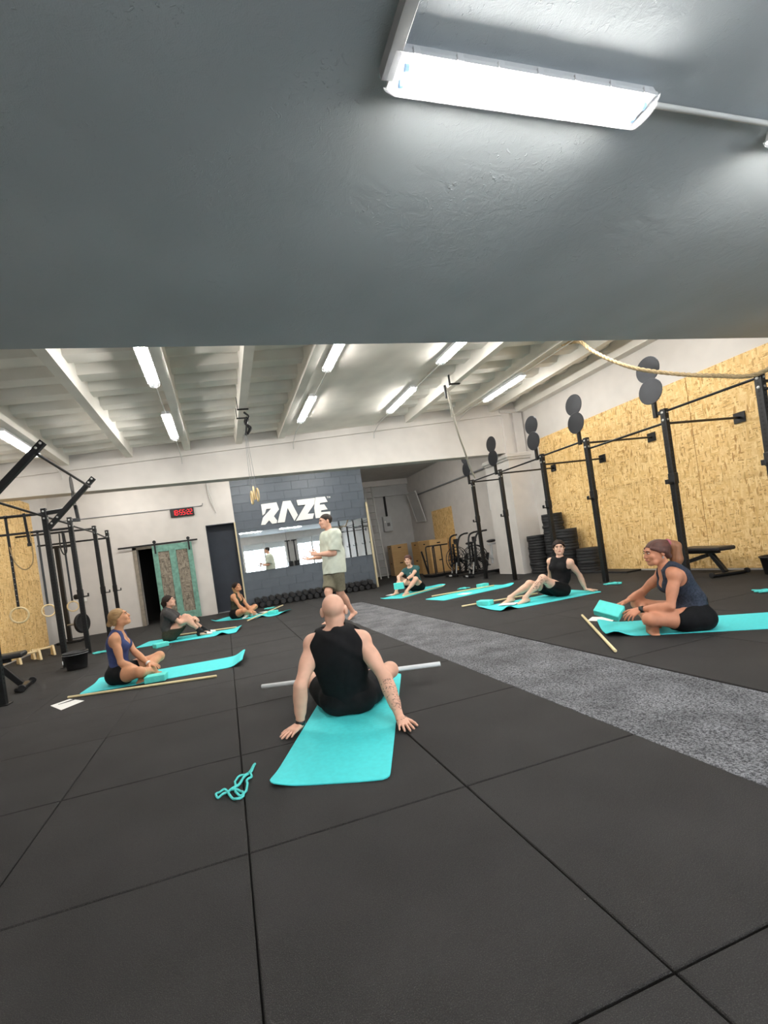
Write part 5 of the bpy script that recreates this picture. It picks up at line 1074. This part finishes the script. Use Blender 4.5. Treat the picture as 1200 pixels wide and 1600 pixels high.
# ---------------------------------------------------------------- the people
def person(key, skin, label, h=.0075, floor=MT):
    J = POSES[key]; F = build_body(J, h, floor); V, Q = F.mesh()
    o = mesh_np('person', V, Q, skin, at=(J['P'][0], J['P'][1], 0)); tag(o, label, 'person'); return J, o
FINE = .0055
J, o = person('man', M_['skin_a'], 'bald man in black sleeveless top seated with his back to the camera', FINE)
cloth_top(J, FINE, M_['c_black'], o, 'tank', .016, -.09, neck=.084, loose=.018); cloth_shorts(J, FINE, M_['c_black'], o, .62, .014, .012)
band_on(J, o, 'wrist_watch', M_['watch'], 'EL', 'WL', .93, .030, .026); face_bits(J, o)
def inked(J, o, a, c, t0, t1, n, side, size):
    """flat marks lying on the skin between two joints."""
    b = MB(); d = nrm(J[c] - J[a]); off = np.array(o.location)
    for k in range(n):
        t = random.uniform(t0, t1); w = nrm(np.cross(d, V3(random.gauss(0, 1), random.gauss(0, 1), random.gauss(0, 1))))
        if side is not None and w @ np.array(side, float) < -.2: w = -w
        p = J[a] * (1 - t) + J[c] * t + w * .09; ok, q, nn, _ = o.closest_point_on_mesh(Vector(p - off))
        if ok: b.ball(np.array(q) + off, np.array((random.uniform(.5, 1.6), random.uniform(.3, .9), 0)) * size + np.array((0, 0, .0012)), frame_z(np.array(nn)), 7, 4)
    b.build('tattoo', M_['tattoo'], o)
inked(J, o, 'ER', 'WR', .05, .95, 120, (.3, -1, .3), .0052)
J, o = person('blue', M_['skin_b'], 'woman in navy blue racerback top sitting cross-legged at left')
cloth_top(J, .0075, M_['c_blue'], o, 'strap', .011, -.03, neck=.062); cloth_shorts(J, .0075, M_['c_black'], o, .40, .009)
hair_cap(J, .006, M_['hair_blond'], o, .008, .0, [((0, -.11, .0), (0, -.135, -.02), .030, .034), ((0, -.06, .03), (0, -.11, .0), .06, .03)]); face_bits(J, o, M_['hair_brown']); band_on(J, o, 'wrist_band', M_['c_white'], 'EL', 'WL', .92, .026, .022)
J, o = person('socks', M_['skin_a'], 'woman in charcoal tee hugging her knees before the teal door')
cloth_top(J, .0075, M_['c_grey'], o, 'tee', .012, -.01, .62, .064, .012); cloth_shorts(J, .0075, M_['c_darkolive'], o, .80, .014, .014)
hair_cap(J, .006, M_['hair_dark'], o, .011, -.010, [((0, -.10, .03), (0, -.125, .0), .03, .035), ((0, -.125, .0), (0, -.13, -.10), .033, .018)]); face_bits(J, o)
for q in 'LR':
    F = Field(J['A' + q] - .25, J['A' + q] + .25, .006); d = J['fd' + q]; A = J['A' + q]; F.cone(A - V3(0, 0, .0), A + nrm(J['K' + q] - A) * .09, .042, .046, .02, cut=[(A + nrm(J['K' + q] - A) * .085, nrm(J['K' + q] - A))]); F.cone(A - V3(0, 0, .035) - d * .04, A + d * .12 - V3(0, 0, .058), .040, .036, .03); F.cone(A, A - V3(0, 0, .04) - d * .03, .042, .04, .03); F.clip((0, 0, MT + .0005), (0, 0, -1))
    s_ = mesh_np('sock', *F.mesh(), M_['c_sock'], o)
    F = Field(A - .25, A + .30, .006); F.cone(A + d * .115 - V3(0, 0, .055), A + d * .185 - V3(0, 0, .060), .038, .026, .02); F.clip((0, 0, MT), (0, 0, -1)); mesh_np('sock_toe', *F.mesh(), M_['c_white'], s_)
J, o = person('olive', M_['skin_b'], 'long-haired woman in olive tank top sitting cross-legged by the dark doorway', .008)
cloth_top(J, .008, M_['c_olive'], o, 'strap', .011, -.03, neck=.064); cloth_shorts(J, .008, M_['c_black'], o, .40, .010)
hair_cap(J, .006, M_['hair_dark'], o, .011, -.008); hair_cap(J, .006, M_['hair_blond'], o, .006, .012, [((.045, -.075, .0), (.055, -.07, -.19), .042, .026), ((-.045, -.075, .0), (-.055, -.07, -.19), .042, .026), ((0, -.085, .0), (0, -.09, -.20), .045, .03)], name='long_hair'); face_bits(J, o, M_['hair_dark'])
for q in 'LR':
    F = Field(J['A' + q] - .28, J['A' + q] + .28, .007); d = J['fd' + q]; so = J['fs' + q]; so = nrm(so - d * (so @ d)); A = J['A' + q]; F.cone(A, A + nrm(J['K' + q] - A) * .05, .042, .042, .02); F.cone(A + so * .04 - d * .04, A + d * .15 + so * .06, .042, .036, .03); F.clip((0, 0, MT), (0, 0, -1)); mesh_np('sock', *F.mesh(), M_['c_white'], o)
J, o = person('green', M_['skin_c'], 'woman in heather green tee sitting with knees up holding a block')
cloth_top(J, .0075, M_['c_green'], o, 'tee', .010, .0, .42, .074, .004); cloth_shorts(J, .0075, M_['c_black'], o, .55, .010, .006)
hair_cap(J, .006, M_['hair_auburn'], o, .011, -.010, [((0, -.10, .0), (0, -.12, -.04), .035, .03)]); face_bits(J, o); band_on(J, o, 'wrist_watch', M_['watch'], 'EL', 'WL', .90, .025, .028)
b = MB(); b.ball(J['C'] + J['fc'] * .135 + J['up'] * .05, (.016, .006, .016)); b.build('shirt_logo', M_['c_white'], o)
J, o = person('black', M_['skin_c'], 'woman in black high-neck tank leaning back on one hand before the plate stacks', .0065)
cloth_top(J, .0065, M_['c_black'], o, 'tank', .010, -.01, neck=.056, loose=.004); cloth_shorts(J, .0065, M_['c_black'], o, .55, .012, .008)
hair_cap(J, .006, M_['hair_dark'], o, .011, -.012, [((0, -.10, .02), (0, -.12, .0), .035, .035)]); face_bits(J, o)
inked(J, o, 'KL', 'AL', .0, .55, 60, (0, -1, .3), .009)
J, o = person('pony', M_['skin_d'], 'woman with long ponytail sitting cross-legged at right, block in hands', .0065)
cloth_top(J, .0065, M_['c_heather'], o, 'strap', .013, -.04, neck=.062); cloth_shorts(J, .0065, M_['c_black'], o, .50, .011)
hair_cap(J, .006, M_['hair_auburn'], o, .009, .0, [((0, -.09, .075), (0, -.125, .070), .035, .030)])
hair_cap(J, .006, M_['lash'], o, -.03, .30, [((0, -.125, .072), (0, -.170, .03), .036, .048), ((0, -.170, .03), (0, -.165, -.09), .050, .050), ((0, -.165, -.09), (0, -.135, -.21), .048, .020)], name='ponytail')
s = J['s']; R = J['Rh']; hp = lambda x, y, z: J['head'] + R @ V3(x, y, z) * s
b = MB(); b.torus(hp(0, -.118, .074), R @ V3(0, -1, .1), .030, .012, 18, 8); b.build('hair_tie', mat('pink_scrunchie', (176, 96, 110), .8), o); face_bits(J, o)
for q in (-1, 1): b = MB(); b.ball(hp(q * .080, -.008, -.040), (.007, .007, .012)); b.build('earring', M_['bolt'], o)
band_on(J, o, 'wrist_watch', M_['watch'], 'EL', 'WL', .90, .026, .034)
J, o = person('stand', M_['skin_a'], 'man in pale mint tee and khaki shorts standing in mid-hall, talking', .0075, .001)
cloth_top(J, .0075, M_['c_pale'], o, 'tee', .016, -.10, .86, .066, .026); cloth_shorts(J, .0075, M_['c_khaki'], o, .88, .010, .030, top=.03)
hair_cap(J, .006, M_['hair_short'], o, .008, .004); face_bits(J, o)
